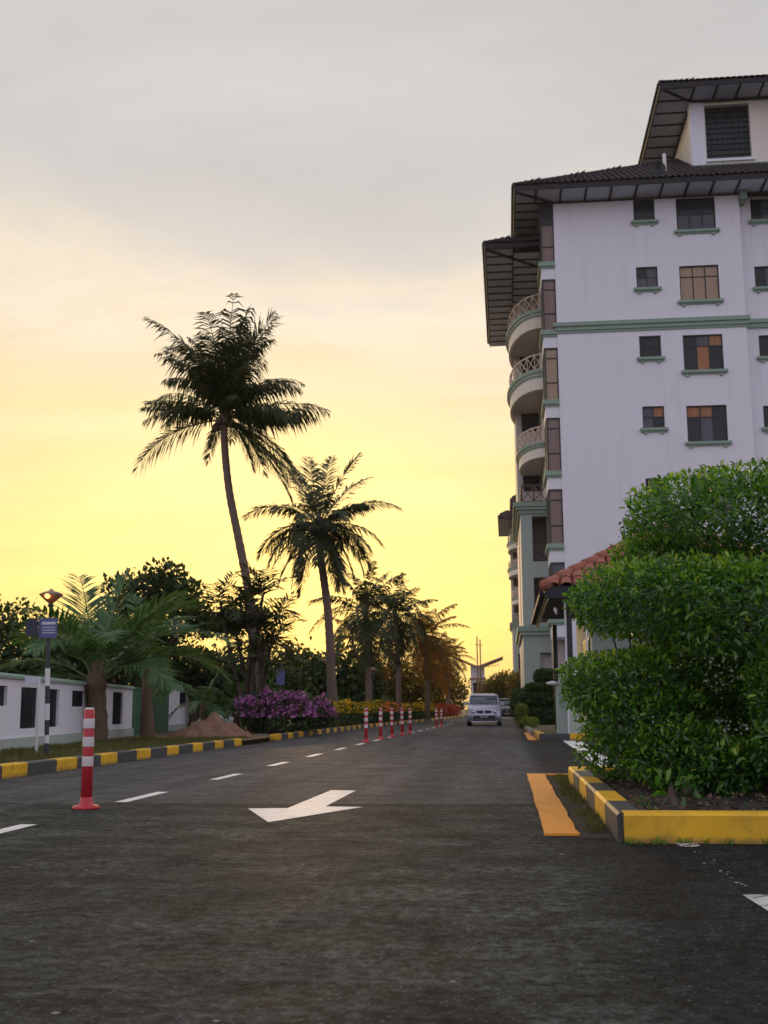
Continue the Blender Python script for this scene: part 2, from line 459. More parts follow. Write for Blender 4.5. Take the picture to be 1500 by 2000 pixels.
M['yellow_flower'] = G('yellow_flower', [(0.0, (0.26, 0.24, 0.015)), (0.6, (0.60, 0.42, 0.02)), (1.0, (0.80, 0.44, 0.03))], 0.55, 0.6, (1.2, 1.1, 0.5))
M['orange_flower'] = G('orange_flower', [(0.0, (0.60, 0.16, 0.03)), (1.0, (0.85, 0.34, 0.10))], 0.55, 0.6, (1.15, 1.0, 0.7))
M['red_leaf'] = G('red_leaf', [(0.0, (0.12, 0.02, 0.015)), (1.0, (0.38, 0.07, 0.03))], 0.35, 0.6, (1.6, 0.9, 0.6))
M['grass'] = G('grass_blade', [(0.0, (0.045, 0.060, 0.015)), (0.6, (0.10, 0.115, 0.03)), (1.0, (0.20, 0.17, 0.06))], 0.3, 0.6)


# ------------------------------------------------------------------ mesh helpers
WORLD = set()                                  # roots whose parts are modelled in world coordinates


def link(o, parent=None):
    col.objects.link(o)
    if parent is not None:
        o.parent = parent
        if parent.name in WORLD:
            o.matrix_parent_inverse = Matrix.Translation(-parent.location)
    return o


def tag(o, label=None, cat=None, group=None, kind=None):
    if label: o['label'] = label
    if cat: o['category'] = cat
    if group: o['group'] = group
    if kind: o['kind'] = kind
    return o


def empty(name, loc=(0, 0, 0), rz=0.0):
    o = bpy.data.objects.new(name, None)
    o.location = loc
    o.rotation_euler = (0, 0, rz)
    o.empty_display_size = 0.2
    return link(o)


def thing(name, label, cat, loc=(0, 0, 0), rz=0.0, group=None):
    return tag(empty(name, loc, rz), label, cat, group)


def wthing(name, label, cat, loc, group=None):
    o = thing(name, label, cat, loc, 0.0, group)
    WORLD.add(o.name)
    return o


def place(name, me, parent=None, mtx=None):
    o = bpy.data.objects.new(name, me)
    link(o, parent)
    if mtx is not None:
        o.matrix_basis = mtx
    return o


def np_mesh(name, V, faces_by_n, material, tint=None, smooth=False):
    """faces_by_n: list of (F,k) int arrays"""
    me = bpy.data.meshes.new(name)
    V = np.asarray(V, np.float32)
    me.vertices.add(len(V))
    me.vertices.foreach_set('co', V.ravel())
    loops = np.concatenate([f.ravel() for f in faces_by_n]).astype(np.int32)
    sizes = np.concatenate([np.full(len(f), f.shape[1]) for f in faces_by_n]).astype(np.int32)
    starts = np.concatenate([[0], np.cumsum(sizes)[:-1]]).astype(np.int32)
    me.loops.add(len(loops))
    me.loops.foreach_set('vertex_index', loops)
    me.polygons.add(len(sizes))
    me.polygons.foreach_set('loop_start', starts)
    me.polygons.foreach_set('loop_total', sizes)
    if smooth:
        me.polygons.foreach_set('use_smooth', np.ones(len(sizes), bool))
    me.update(calc_edges=True)
    if tint is not None:
        a = me.attributes.new('tint', 'FLOAT', 'POINT')
        a.data.foreach_set('value', np.asarray(tint, np.float32))
    me.materials.append(material)
    return me


class MB:
    """collects faces for one mesh"""
    def __init__(s):
        s.v = []
        s.f = []

    def add(s, vs, fs):
        k = len(s.v)
        s.v += [tuple(p) for p in vs]
        s.f += [tuple(i + k for i in f) for f in fs]
        return s

    def box(s, x0, x1, y0, y1, z0, z1):
        return s.add([(x0, y0, z0), (x1, y0, z0), (x1, y1, z0), (x0, y1, z0), (x0, y0, z1), (x1, y0, z1), (x1, y1, z1), (x0, y1, z1)],
                     [(0, 3, 2, 1), (4, 5, 6, 7), (0, 1, 5, 4), (1, 2, 6, 5), (2, 3, 7, 6), (3, 0, 4, 7)])

    def bar(s, a, b, w, h=None, up=(0, 0, 1)):
        a, b = Vector(a), Vector(b)
        h = h or w
        d = (b - a).normalized()
        u = Vector(up)
        if abs(d.dot(u)) > 0.98:
            u = Vector((0, 1, 0))
        sd = d.cross(u).normalized() * (w / 2)
        up2 = sd.normalized().cross(d).normalized() * (h / 2)
        q = [-sd - up2, sd - up2, sd + up2, -sd + up2]
        return s.add([a + p for p in q] + [b + p for p in q],
                     [(3, 2, 1, 0), (4, 5, 6, 7), (0, 1, 5, 4), (1, 2, 6, 5), (2, 3, 7, 6), (3, 0, 4, 7)])

    def tube(s, pts, rad, n=10, caps=True):
        pts = [Vector(p) for p in pts]
        rings = []
        k0 = len(s.v)
        prev = None
        for i, p in enumerate(pts):
            d = (pts[min(i + 1, len(pts) - 1)] - pts[max(i - 1, 0)]).normalized()
            ref = prev if prev is not None else (Vector((1, 0, 0)) if abs(d.x) < 0.9 else Vector((0, 1, 0)))
            a = (ref - d * ref.dot(d)).normalized()
            prev = a
            b = d.cross(a)
            r = rad[i] if hasattr(rad, '__len__') else rad
            for k in range(n):
                t = 2 * math.pi * k / n
                s.v.append(tuple(p + a * (r * math.cos(t)) + b * (r * math.sin(t))))
        for i in range(len(pts) - 1):
            for k in range(n):
                A = k0 + i * n + k
                B = k0 + i * n + (k + 1) % n
                s.f.append((A, B, B + n, A + n))
        if caps:
            s.f.append(tuple(k0 + k for k in range(n))[::-1])
            s.f.append(tuple(k0 + (len(pts) - 1) * n + k for k in range(n)))
        return s

    def lathe(s, prof, n=20, c=(0, 0, 0)):
        k0 = len(s.v)
        for r, z in prof:
            for k in range(n):
                t = 2 * math.pi * k / n
                s.v.append((c[0] + r * math.cos(t), c[1] + r * math.sin(t), c[2] + z))
        for i in range(len(prof) - 1):
            for k in range(n):
                A = k0 + i * n + k
                B = k0 + i * n + (k + 1) % n
                s.f.append((A, B, B + n, A + n))
        s.f.append(tuple(k0 + k for k in range(n))[::-1])
        s.f.append(tuple(k0 + (len(prof) - 1) * n + k for k in range(n)))
        return s

    def prism(s, poly, z0, z1):
        n = len(poly)
        vs = [(x, y, z0) for x, y in poly] + [(x, y, z1) for x, y in poly]
        fs = [tuple(range(n))[::-1], tuple(range(n, 2 * n))] + [(i, (i + 1) % n, (i + 1) % n + n, i + n) for i in range(n)]
        return s.add(vs, fs)

    def extrude(s, prof, a, b, side, up=Vector((0, 0, 1))):
        """closed profile [(side, up)] swept from a to b"""
        a, b, side = Vector(a), Vector(b), Vector(side)
        n = len(prof)
        vs = [a + side * p + up * q for p, q in prof] + [b + side * p + up * q for p, q in prof]
        fs = [tuple(range(n))[::-1], tuple(range(n, 2 * n))] + [(i, (i + 1) % n, (i + 1) % n + n, i + n) for i in range(n)]
        return s.add(vs, fs)

    def mesh(s, name, m, smooth=False):
        me = bpy.data.meshes.new(name)
        me.from_pydata(s.v, [], s.f)
        me.update()
        if smooth:
            me.polygons.foreach_set('use_smooth', [True] * len(me.polygons))
        me.materials.append(M[m] if isinstance(m, str) else m)
        return me

    def obj(s, name, m, parent=None, smooth=False):
        return place(name, s.mesh(name, m, smooth), parent)


def part_box(name, m, parent, *b):
    return MB().box(*b).obj(name, m, parent)


def holed(mb, s0, s1, z0, z1, holes, depth, f):
    """front sheet with rectangular openings and their reveals; f(s, z, d) -> xyz"""
    S = sorted({s0, s1, *[h[0] for h in holes], *[h[1] for h in holes]})
    Z = sorted({z0, z1, *[h[2] for h in holes], *[h[3] for h in holes]})
    for i in range(len(S) - 1):
        for j in range(len(Z) - 1):
            cs, cz = (S[i] + S[i + 1]) / 2, (Z[j] + Z[j + 1]) / 2
            if any(h[0] < cs < h[1] and h[2] < cz < h[3] for h in holes):
                continue
            mb.add([f(S[i], Z[j], 0), f(S[i + 1], Z[j], 0), f(S[i + 1], Z[j + 1], 0), f(S[i], Z[j + 1], 0)], [(0, 1, 2, 3)])
    for a, b, c, d in holes:
        q = [(a, c), (b, c), (b, d), (a, d)]
        for k in range(4):
            p, r = q[k], q[(k + 1) % 4]
            mb.add([f(*p, 0), f(*p, depth), f(*r, depth), f(*r, 0)], [(0, 1, 2, 3)])


# leaf templates: (verts in (side, along, up), faces)
LEAF = (np.array([(0, 0, 0), (0, .5, -.03), (0, 1, -.12), (.16, .30, .07), (.205, .68, .05), (-.16, .30, .07), (-.205, .68, .05)]),
        [np.array([(0, 3, 1), (0, 1, 5), (4, 2, 1), (1, 2, 6)]), np.array([(1, 3, 4, 1)])[:0]])
LEAF = (LEAF[0], [np.array([(0, 3, 1), (3, 4, 1), (4, 2, 1), (0, 1, 5), (5, 1, 6), (6, 1, 2)])])
CARD = (np.array([(0, 0, 0), (.30, .45, .06), (0, 1, -.05), (-.30, .45, .06)]), [np.array([(0, 1, 2), (0, 2, 3)])])
BRACT = (np.array([(-.5, -.5, 0), (.5, -.5, .1), (.5, .5, 0), (-.5, .5, .1)]), [np.array([(0, 1, 2, 3)])])


def frames(n, nrm, tilt, r):
    """random leaf frames: along vectors lean outwards, leaf normals up and out"""
    rd = r.normal(size=(n, 3))
    al = nrm * tilt + rd * 0.75 + np.array([0, 0, 0.12])
    al /= np.linalg.norm(al, axis=1, keepdims=True)
    up = nrm * 0.5 + np.array([0, 0, 0.75]) + r.normal(size=(n, 3)) * 0.55
    sd = np.cross(al, up)
    sd /= np.linalg.norm(sd, axis=1, keepdims=True) + 1e-9
    up = np.cross(sd, al)
    return sd, al, up


def leaf_mesh(name, pos, fr, size, material, tmpl=CARD, tint=None):
    sd, al, up = fr
    tv, tf = tmpl
    k = len(tv)
    V = pos[:, None, :] + size[:, None, None] * (tv[None, :, 0:1] * sd[:, None] + tv[None, :, 1:2] * al[:, None] + tv[None, :, 2:3] * up[:, None])
    off = (np.arange(len(pos)) * k)[:, None, None]
    F = [(f[None] + off).reshape(-1, f.shape[1]) for f in tf]
    t = None if tint is None else np.repeat(tint, k)
    return np_mesh(name, V.reshape(-1, 3), F, material, t)


def blob_f(p, b):
    q = np.abs((p - np.array(b[0])) / np.array(b[1]))
    w = b[2] if len(b) > 2 else 2.0
    return (q ** w).sum(1) ** (1.0 / w)


def scatter(blobs, n, r, depth=0.35, lump=0.10):
    """points and outward normals in the outer shell of a union of (super)ellipsoids"""
    area = np.array([(b[1][0] * b[1][1] + b[1][1] * b[1][2] + b[1][0] * b[1][2]) for b in blobs])
    cnt = r.multinomial(n, area / area.sum())
    P, N, D = [], [], []
    for i, (b, c) in enumerate(zip(blobs, cnt)):
        d = r.normal(size=(c, 3))
        d /= np.linalg.norm(d, axis=1, keepdims=True)
        rad = np.array(b[1])
        w = b[2] if len(b) > 2 else 2.0
        k = (np.abs(d) ** w).sum(1) ** (-1.0 / w)
        dep = r.random(c) ** 1.7 * depth
        ph = r.random(3) * 6
        lum = 1 + lump * (np.sin(d[:, 0] * 5 + ph[0]) * np.sin(d[:, 1] * 6 + ph[1]) + np.sin(d[:, 2] * 7 + ph[2]) * 0.6) + r.normal(size=c) * lump * 0.35
        p = np.array(b[0]) + d * k[:, None] * rad * (lum * (1 - dep))[:, None]
        nr = np.sign(d) * np.abs(d * k[:, None]) ** (w - 1) / rad
        nr /= np.linalg.norm(nr, axis=1, keepdims=True) + 1e-9
        keep = np.ones(c, bool)
        for j, o in enumerate(blobs):
            if j != i:
                keep &= blob_f(p, o) > 0.72
        P.append(p[keep]); N.append(nr[keep]); D.append(dep[keep] / max(depth, 1e-6))
    return np.concatenate(P), np.concatenate(N), np.concatenate(D)


def foliage(name, parent, blobs, n, size, m, r, depth=0.35, lump=0.1, tmpl=CARD, tilt=0.6, kind='stuff', zmin=None):
    p, nr, d = scatter(blobs, n, r, depth, lump)
    if zmin is not None:
        k = p[:, 2] > zmin
        p, nr, d = p[k], nr[k], d[k]
    s = size * (0.65 + 0.7 * r.random(len(p)))
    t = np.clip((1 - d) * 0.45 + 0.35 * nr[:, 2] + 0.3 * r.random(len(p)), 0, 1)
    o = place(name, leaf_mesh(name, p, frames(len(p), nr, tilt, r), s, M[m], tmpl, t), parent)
    if kind:
        o['kind'] = kind
    return o


# ================================================================== the setting
def structure(name, mb, m, smooth=False):
    return tag(mb.obj(name, m, None, smooth), kind='structure')


def sheet(poly, z):
    return MB().add([(x, y, z) for x, y in poly], [tuple(range(len(poly)))])


structure('ground', sheet([(-1500, -300), (1500, -300), (1500, 2500), (-1500, 2500)], -0.03), 'ground')
KL = lambda y: -5.65 if y < 45 else -5.65 + min(y - 45, 60) * 0.030     # left road edge
road = structure('road', sheet([(-5.70, -12), (16, -12), (16, 27.4), (0.62, 27.9), (0.62, 240), (KL(120), 240), (KL(105), 105), (KL(70), 70), (-5.70, 45)], 0.0), 'asphalt')
structure('verge', MB().prism([(-5.80, -12), (-5.80, 24.7), (-6.0, 28.3), (-5.80, 45), (KL(70) - .15, 70), (KL(105) - .15, 105), (KL(120) - .15, 240), (-300, 240), (-300, -12)], -0.02, 0.10), 'verge')
structure('path', MB().prism([(0.76, 28.1), (60, 28.1), (60, 240), (0.76, 240)], -0.02, 0.09), 'verge')
structure('driveway', sheet([(-5.62, 24.75), (-5.62, 28.2), (-13, 30.5), (-13, 26.5)], 0.106), 'sand')


def road_mark(name, poly, m, z=0.004):
    return MB().add([(x, y, z) for x, y in poly], [tuple(range(len(poly)))]).obj(name, m, road)


DX = lambda y: -3.20 if y < 26 else -3.20 + (y - 26) * 0.012
for k in range(18):
    y0 = 6.48 + 3.055 * k
    y1 = y0 + 1.19
    j = lambda: random.uniform(-.008, .008)
    road_mark('lane_dash', [(DX(y0) - .055 + j(), y0 + j()), (DX(y0) + .055 + j(), y0 + j()), (DX(y1) + .055 + j(), y1 + j()), (DX(y1) - .055 + j(), y1 + j())], 'white_line')
# turn arrow: shaft from the far side, head pointing back to the lower left
arrow = [(-1.66, 11.0), (-1.42, 10.92), (-1.43, 9.15), (-1.13, 9.12), (-1.62, 7.88), (-2.0, 8.95), (-1.70, 9.0)]
road_mark('turn_arrow', arrow, 'white_line')
road_mark('give_way_line', [(1.13, 15.4), (1.48, 15.4), (1.52, 19.2), (1.60, 23.5), (1.66, 27.3), (1.26, 27.5), (1.22, 22), (1.16, 18.5)], 'white_line')
road_mark('worn_line', [(0.91, 6.78), (1.035, 6.79), (1.03, 6.66), (0.98, 6.60), (0.925, 6.63)], 'worn_line')
road_mark('worn_line', [(0.925, 4.96), (1.06, 4.99), (1.06, 4.40), (0.955, 4.42), (0.94, 4.68)], 'worn_line')
rc = random.Random(9)
for k in range(16):
    x, y, w = .985 + rc.gauss(0, .022), rc.uniform(5.1, 6.5), rc.uniform(.002, .009)
    road_mark('paint_chip', [(x - w, y - w * rc.uniform(.6, 2)), (x + w * .7, y - w), (x + w * rc.uniform(.6, 1.6), y + w), (x - w * .4, y + w * rc.uniform(.8, 2))], 'worn_line')


def kerb_block_mesh(L, w=0.15, h=0.155, z0=-0.02, c=0.012):
    prof = [(0, z0), (w, z0), (w, h - c * .6), (w - c * .6, h), (c * 1.3, h), (0, h - c * 1.4)]
    return MB().extrude(prof, (0, 0, 0), (0, L, 0), (1, 0, 0))


kerb_mesh = {}


def kerb_block(parent, x, y, L, m, ang=0.0, flip=False, h=0.155, w=0.15):
    """block with its road face at x, running from y for length L, seen from +x when flip"""
    key = (round(L, 2), m, h, w)
    if key not in kerb_mesh:
        kerb_mesh[key] = kerb_block_mesh(L - 0.008, w, h).mesh('kerb_block', m)
    mt = Matrix.Translation((x, y, random.uniform(-.004, .004))) @ Matrix.Rotation(ang + random.uniform(-.004, .004), 4, 'Z')
    if flip:
        mt = Matrix.Translation((x, y, random.uniform(-.004, .004))) @ Matrix.Rotation(ang, 4, 'Z') @ Matrix.Translation((0, L, 0)) @ Matrix.Rotation(math.pi, 4, 'Z')
    return place('kerb_block', kerb_mesh[key], parent, mt)


kl = structure('kerb', MB().box(-5.79, -5.70, -12, 24.4, -0.02, 0.05).box(-5.79, -5.70, 28.5, 45, -0.02, 0.05), 'concrete')
y = 24.6
yel = True
while y > 6:
    L = 0.7 if yel else 0.9
    kerb_block(kl, -5.65, y - L, L, 'yellow' if yel else 'black', flip=True)
    y -= L
    yel = not yel
y = 28.3
yel = True
while y < 104:
    L = 0.7 if yel else 0.9
    if y > 62:
        L *= 2
    kerb_block(kl, KL(y), y, L, 'yellow' if yel else 'black', ang=math.atan2(-(KL(y + L) - KL(y)), L), flip=True)
    y += L
    yel = not yel

# planted island at the right of the road
isl = structure('island_kerb', MB().box(0.70, 0.745, 7.0, 12.1, -0.02, 0.05), 'concrete')
y = 6.80
for i in range(6):
    kerb_block(isl, 0.605, y + (0.03 if i == 0 else 0), 0.9 - (0.03 if i == 0 else 0), 'black' if i % 2 == 0 else 'yellow', h=0.165, w=0.15)
    y += 0.9
for k, (xa, xb) in enumerate(((0.64, 2.2), (2.21, 4.0), (4.01, 6.5))):
    mb = MB().extrude([(0, -0.02), (0.16, -0.02), (0.16, 0.16), (0.145, 0.168), (0.025, 0.168), (0.0, 0.150)], (xb, 6.79, 0), (xa, 6.79, 0), (0, 1, 0))
    mb.obj('kerb_block', 'yellow', isl)
MB().extrude([(0, -0.02), (0.15, -0.02), (0.15, 0.16), (0.02, 0.165), (0.0, 0.150)], (0.76, 12.05, 0), (6.5, 12.05, 0), (0, 1, 0)).obj('kerb_block', 'yellow', isl)
# lumpy planting soil
def soil_bed(name, x0, x1, y0, y1, z, amp, nx, ny, m='soil'):
    X, Y = np.meshgrid(np.linspace(x0, x1, nx), np.linspace(y0, y1, ny))
    Z = z + amp * (np.sin(X * 7 + Y * 3) * .4 + np.sin(X * 13 - Y * 9) * .3) + rng.normal(size=X.shape) * amp * .35
    V = np.stack([X.ravel(), Y.ravel(), Z.ravel()], 1)
    I = np.arange(nx * ny).reshape(ny, nx)
    F = np.stack([I[:-1, :-1].ravel(), I[:-1, 1:].ravel(), I[1:, 1:].ravel(), I[1:, :-1].ravel()], 1)
    return tag(place(name, np_mesh(name, V, [F], M[m], smooth=True)), kind='structure')


soil_bed('planting_bed', 0.74, 6.4, 6.94, 12.07, 0.135, 0.022, 110, 100)
# painted gutter slab and the sunk, weedy channel behind it
gut = structure('gutter', MB().box(0.41, 0.60, 7.0, 13.4, -0.02, 0.004), 'soil')
for a, b in ((7.16, 9.44), (9.46, 11.6), (11.615, 13.62)):
    n = 8
    ys = [a + (b - a) * i / n for i in range(n + 1)]
    lx = [0.205 + random.uniform(-.008, .008) for _ in ys]
    rx = [0.405 + random.uniform(-.008, .008) for _ in ys]
    MB().prism([(lx[i], ys[i]) for i in range(n + 1)] + [(rx[i], ys[i]) for i in reversed(range(n + 1))], -0.01, 0.014).obj('gutter_slab', 'orange', gut)
MB().box(0.41, 0.74, 13.50, 13.62, -0.01, 0.013).obj('gutter_slab', 'orange', gut)

# second island further on
isl2 = structure('far_kerb', MB().box(0.83, 0.9, 28.3, 37, -0.02, 0.05), 'concrete')
for k in range(5):
    kerb_block(isl2, 0.72, 28.0 + .9 * k, 0.9, 'yellow' if k % 2 == 0 else 'black', h=0.16)
y = 32.5
while y < 100:
    kerb_block(isl2, 0.62, y, 2.0, 'concrete', h=0.13)
    y += 2.0
for k in range(4):
    m_ = 'black' if k % 2 == 0 else 'yellow'
    MB().extrude([(0, -0.02), (0.14, -0.02), (0.14, 0.15), (0.02, 0.158), (0.0, 0.145)], (0.735 + .72 * (k + 1) - .006, 27.98, 0), (0.735 + .72 * k, 27.98, 0), (0, 1, 0)).obj('kerb_block', m_, isl2)
MB().prism([(0.50, 36.5), (0.66, 36.5), (0.68, 28.2), (0.48, 28.2)], -0.01, 0.012).obj('gutter_slab', 'orange', isl2)


# ================================================================== apartment block
def window(root, x0, x1, z0, z1, y, mats, cols=3, transom=0.0, sill=True):
    """frame with bars in an opening, its panes and the moulded sill under it"""
    fy0, fy1 = y + 0.10, y + 0.16
    mb = MB()
    t = 0.055
    mb.box(x0, x0 + t, fy0, fy1, z0, z1).box(x1 - t, x1, fy0, fy1, z0, z1).box(x0 + t, x1 - t, fy0, fy1, z0, z0 + t).box(x0 + t, x1 - t, fy0, fy1, z1 - t, z1)
    xs = [x0 + t + (x1 - x0 - 2 * t) * k / cols for k in range(cols + 1)]
    for k in range(1, cols):
        mb.box(xs[k] - .025, xs[k] + .025, fy0 + .004, fy1, z0 + t, z1 - t)
    zs = [z0 + t, z1 - t]
    if transom:
        zt = z1 - transom
        mb.box(x0 + t, x1 - t, fy0 + .008, fy1, zt - .025, zt + .025)
        zs = [z0 + t, zt, z1 - t]
    fr = mb.obj('window', 'frame', root)
    k = 0
    for j in range(len(zs) - 1):
        for i in range(cols):
            part_box('pane', mats[k % len(mats)], fr, xs[i], xs[i + 1], fy0 + .03, fy0 + .045, zs[j], zs[j + 1])
            k += 1
    if sill:
        mb = MB().box(x0 - .15, x1 + .15, y - .15, y + .10, z0 - .14, z0 - .01).box(x0 - .10, x1 + .10, y - .07, y - .002, z0 - .22, z0 - .142)
        for xx in (x0 + .06, x1 - .22):
            mb.box(xx, xx + .14, y - .10, y - .002, z0 - .31, z0 - .222)
        mb.obj('sill', 'green', fr)
    return fr


def soffit(root, x0, x1, y0, y1, z, along='x', step=1.25, skip=()):
    """boards between dark battens under an overhang"""
    L = (x1 - x0) if along == 'x' else (y1 - y0)
    n = max(1, round(L / step))
    for i in range(n):
        a, b = L * i / n, L * (i + 1) / n
        if along == 'x':
            part_box('soffit_panel', 'soffit', root, x0 + a + .02, x0 + b - .02, y0, y1, z, z + .03)
            part_box('batten', 'batten', root, x0 + a - .055, x0 + a + .055, y0, y1, z - .05, z + .01)
        else:
            part_box('soffit_panel', 'soffit', root, x0, x1, y0 + a + .02, y0 + b - .02, z, z + .03)
            part_box('batten', 'batten', root, x0, x1, y0 + a - .055, y0 + a + .055, z - .05, z + .01)


TW, TL = 0.30, 0.40


def tile_template(x, s, n):
    """one barrel tile as (along x, up-slope s, normal n) points"""
    V = []
    for q in (0, TL * 1.12):
        for k in range(6):
            t = math.pi * k / 5
            V.append(x * (-TW * .46 * math.cos(t)) + s * q + n * (0.085 * math.sin(t) + (0.035 if q == 0 else 0.0)))
        for k in range(6):
            t = math.pi * (5 - k) / 5
            V.append(x * (-TW * .46 * math.cos(t)) + s * q + n * (0.085 * math.sin(t) - 0.02 + (0.035 if q == 0 else 0.0)))
    F = [(i, (i + 1) % 12, (i + 1) % 12 + 12, i + 12) for i in range(12)] + [tuple(range(12))[::-1]]
    return V, F


def roof_slope(root, roof, O, a, W, up, slope, run, hips=(True, True), first=True):
    """tiled plane: O eave start, a along the eave, up horizontal inward dir, run = plan depth"""
    O, a, up = Vector(O), Vector(a), Vector(up)
    s = (up * math.cos(slope) + Vector((0, 0, 1)) * math.sin(slope))
    n = a.cross(s)
    if n.z < 0:
        n = -n
    V, F = tile_template(a, s, n)
    me = MB().add(V, F).mesh('roof_tile', 'tile')
    rows = int(run / math.cos(slope) / TL)
    cols = int(W / TW)
    mb = MB()
    # underlay sheet, following the hips
    h0 = run if hips[0] else 0
    h1 = run if hips[1] else 0
    top = run / math.cos(slope)
    if h0 + h1 > W:
        pass
    p = [O, O + a * W, O + a * (W - h1) + s * top, O + a * h0 + s * top]
    q = [v - n * 0.10 for v in p]
    mb.add(p + q, [(0, 1, 2, 3), (7, 6, 5, 4), (0, 4, 5, 1), (1, 5, 6, 2), (2, 6, 7, 3), (3, 7, 4, 0)])
    for j in range(rows):
        for i in range(cols):
            x = (i + .5) * TW
            d = j * TL * math.cos(slope)
            if (hips[0] and x < d) or (hips[1] and W - x < d):
                continue
            pos = O + a * x + s * (j * TL - 0.05) + n * 0.02
            if j == 0 and first:
                place('roof_tile', me, roof, Matrix.Translation(pos))
            else:
                mb.add([pos + v for v in V], F)
    o = mb.obj('roof_cover', 'tile', roof)
    o['kind'] = 'stuff'
    return O + a * h0 + s * top, O + a * (W - h1) + s * top


def hip_roof(root, name, x0, x1, y0, y1, z, slope, runx=None, runy=None):
    """fascia frame plus front (-y) and left (-x) tiled slopes; the other two plain"""
    roof = MB().box(x0 - .01, x1 + .01, y0 - .01, y0 + .05, z - .02, z + .24).box(x0 - .012, x0 + .05, y0 + .051, y1, z - .02, z + .24).obj(name, 'batten', root)
    run = min((x1 - x0), (y1 - y0)) / 2
    rx, ry = runx or run, runy or run
    zt = z + .20
    roof_slope(root, roof, (x0 - .06, y0 - .06, zt), (1, 0, 0), x1 - x0 + .12, (0, 1, 0), slope, ry, (True, True))
    roof_slope(root, roof, (x0 - .06, y1 + .06, zt), (0, -1, 0), y1 - y0 + .12, (1, 0, 0), slope, rx, (True, True))
    h = ry * math.tan(slope)
    MB().add([(x1, y0, zt), (x1, y1, zt), (x0, y1, zt), (x1 - ry, y0 + ry, zt + h), (x1 - ry, y1 - ry, zt + h), (x0 + ry, y1 - ry, zt + h)],
             [(0, 1, 4, 3), (1, 2, 5, 4)]).obj('roof_back', 'tile', roof)
    # hip ridge caps
    a = Vector((x0 - .04, y0 - .04, zt + .05))
    b = Vector((x0 + ry, y0 + ry, zt + h + .05))
    n = int((b - a).length / .42)
    for k in range(n):
        p, q = a.lerp(b, k / n), a.lerp(b, (k + 1.08) / n)
        MB().tube([p, q], [.13, .115], 8).obj('ridge_tile', 'tile', roof)
    return roof


def rail_straight(root, p, q, z0, z1, m='brownrail', step=0.62):
    p, q = Vector(p), Vector(q)
    n = max(1, round((q - p).length / step))
    mb = MB()
    up = Vector((0, 0, 1))
    mb.bar(p + up * z1, q + up * z1, .07).bar(p + up * (z0 + .06), q + up * (z0 + .06), .06)
    for k in range(n + 1):
        c = p.lerp(q, k / n)
        mb.bar(c + up * z0, c + up * z1, .06)
    for k in range(n):
        c, d = p.lerp(q, k / n), p.lerp(q, (k + 1) / n)
        mb.bar(c + up * (z0 + .08), d + up * (z1 - .04), .04).bar(c + up * (z1 - .04), d + up * (z0 + .08), .038)
    return mb.obj('railing', m, root)


def curved_balcony(root, cx, cy, ax, ay, z_rail, z_top, z_bot, flat=0.0):
    """half-oval balcony: moulded top, banded parapet, dark underside, crossed railing"""
    N = 26
    def ring(g):
        P = []
        for k in range(N + 1):
            t = math.pi * k / N
            P.append(Vector((cx - (ax + g) * math.sin(t), cy - (ay + g) * math.cos(t), 0)))
        return P
    up = Vector((0, 0, 1))
    b = None
    def band(name, g0, g1, za, zb, m, par):
        A, B = ring(g0), ring(g1)
        mb = MB()
        vs = [v + up * za for v in A] + [v + up * zb for v in A] + [v + up * za for v in B] + [v + up * zb for v in B]
        n = N + 1
        fs = []
        for k in range(N):
            fs += [(k, k + 1, k + 1 + n, k + n), (2 * n + k + 1, 2 * n + k, 3 * n + k, 3 * n + k + 1), (k + n, k + 1 + n, k + 1 + 3 * n, k + 3 * n), (k + 1, k, 2 * n + k, 2 * n + k + 1)]
        fs += [(0, n, 3 * n, 2 * n), (N, 2 * n + N, 3 * n + N, n + N)]
        mb.add(vs, fs)
        return mb.obj(name, m, par, smooth=False)
    h = z_top - z_bot
    b = band('balcony', 0.0, -0.15, z_bot, z_top - .40 * h, 'cream', root)
    band('balcony_moulding', 0.16, -0.15, z_top - .17 * h, z_top, 'green', b)
    band('balcony_moulding', 0.08, -0.15, z_top - .30 * h, z_top - .172 * h, 'paleg', b)
    band('balcony_moulding', 0.03, -0.15, z_top - .398 * h, z_top - .302 * h, 'green', b)
    # floor slab
    P = ring(-0.15)
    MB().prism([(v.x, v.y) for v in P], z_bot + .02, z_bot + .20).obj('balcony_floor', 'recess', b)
    mb = MB()
    Q = ring(-0.02)
    for k in range(0, N):
        c, d = Q[k], Q[k + 1]
        mb.bar(c + up * z_rail, d + up * z_rail, .07).bar(c + up * (z_top + .06), d + up * (z_top + .06), .05)
    for k in range(0, N, 2):
        c, d = Q[k], Q[k + 2]
        mb.bar(c + up * z_top, c + up * z_rail, .05)
        mb.bar(c + up * (z_top + .08), d + up * (z_rail - .03), .038).bar(c + up * (z_rail - .03), d + up * (z_top + .08), .036)
    mb.obj('railing', 'creamrail', b)
    return b


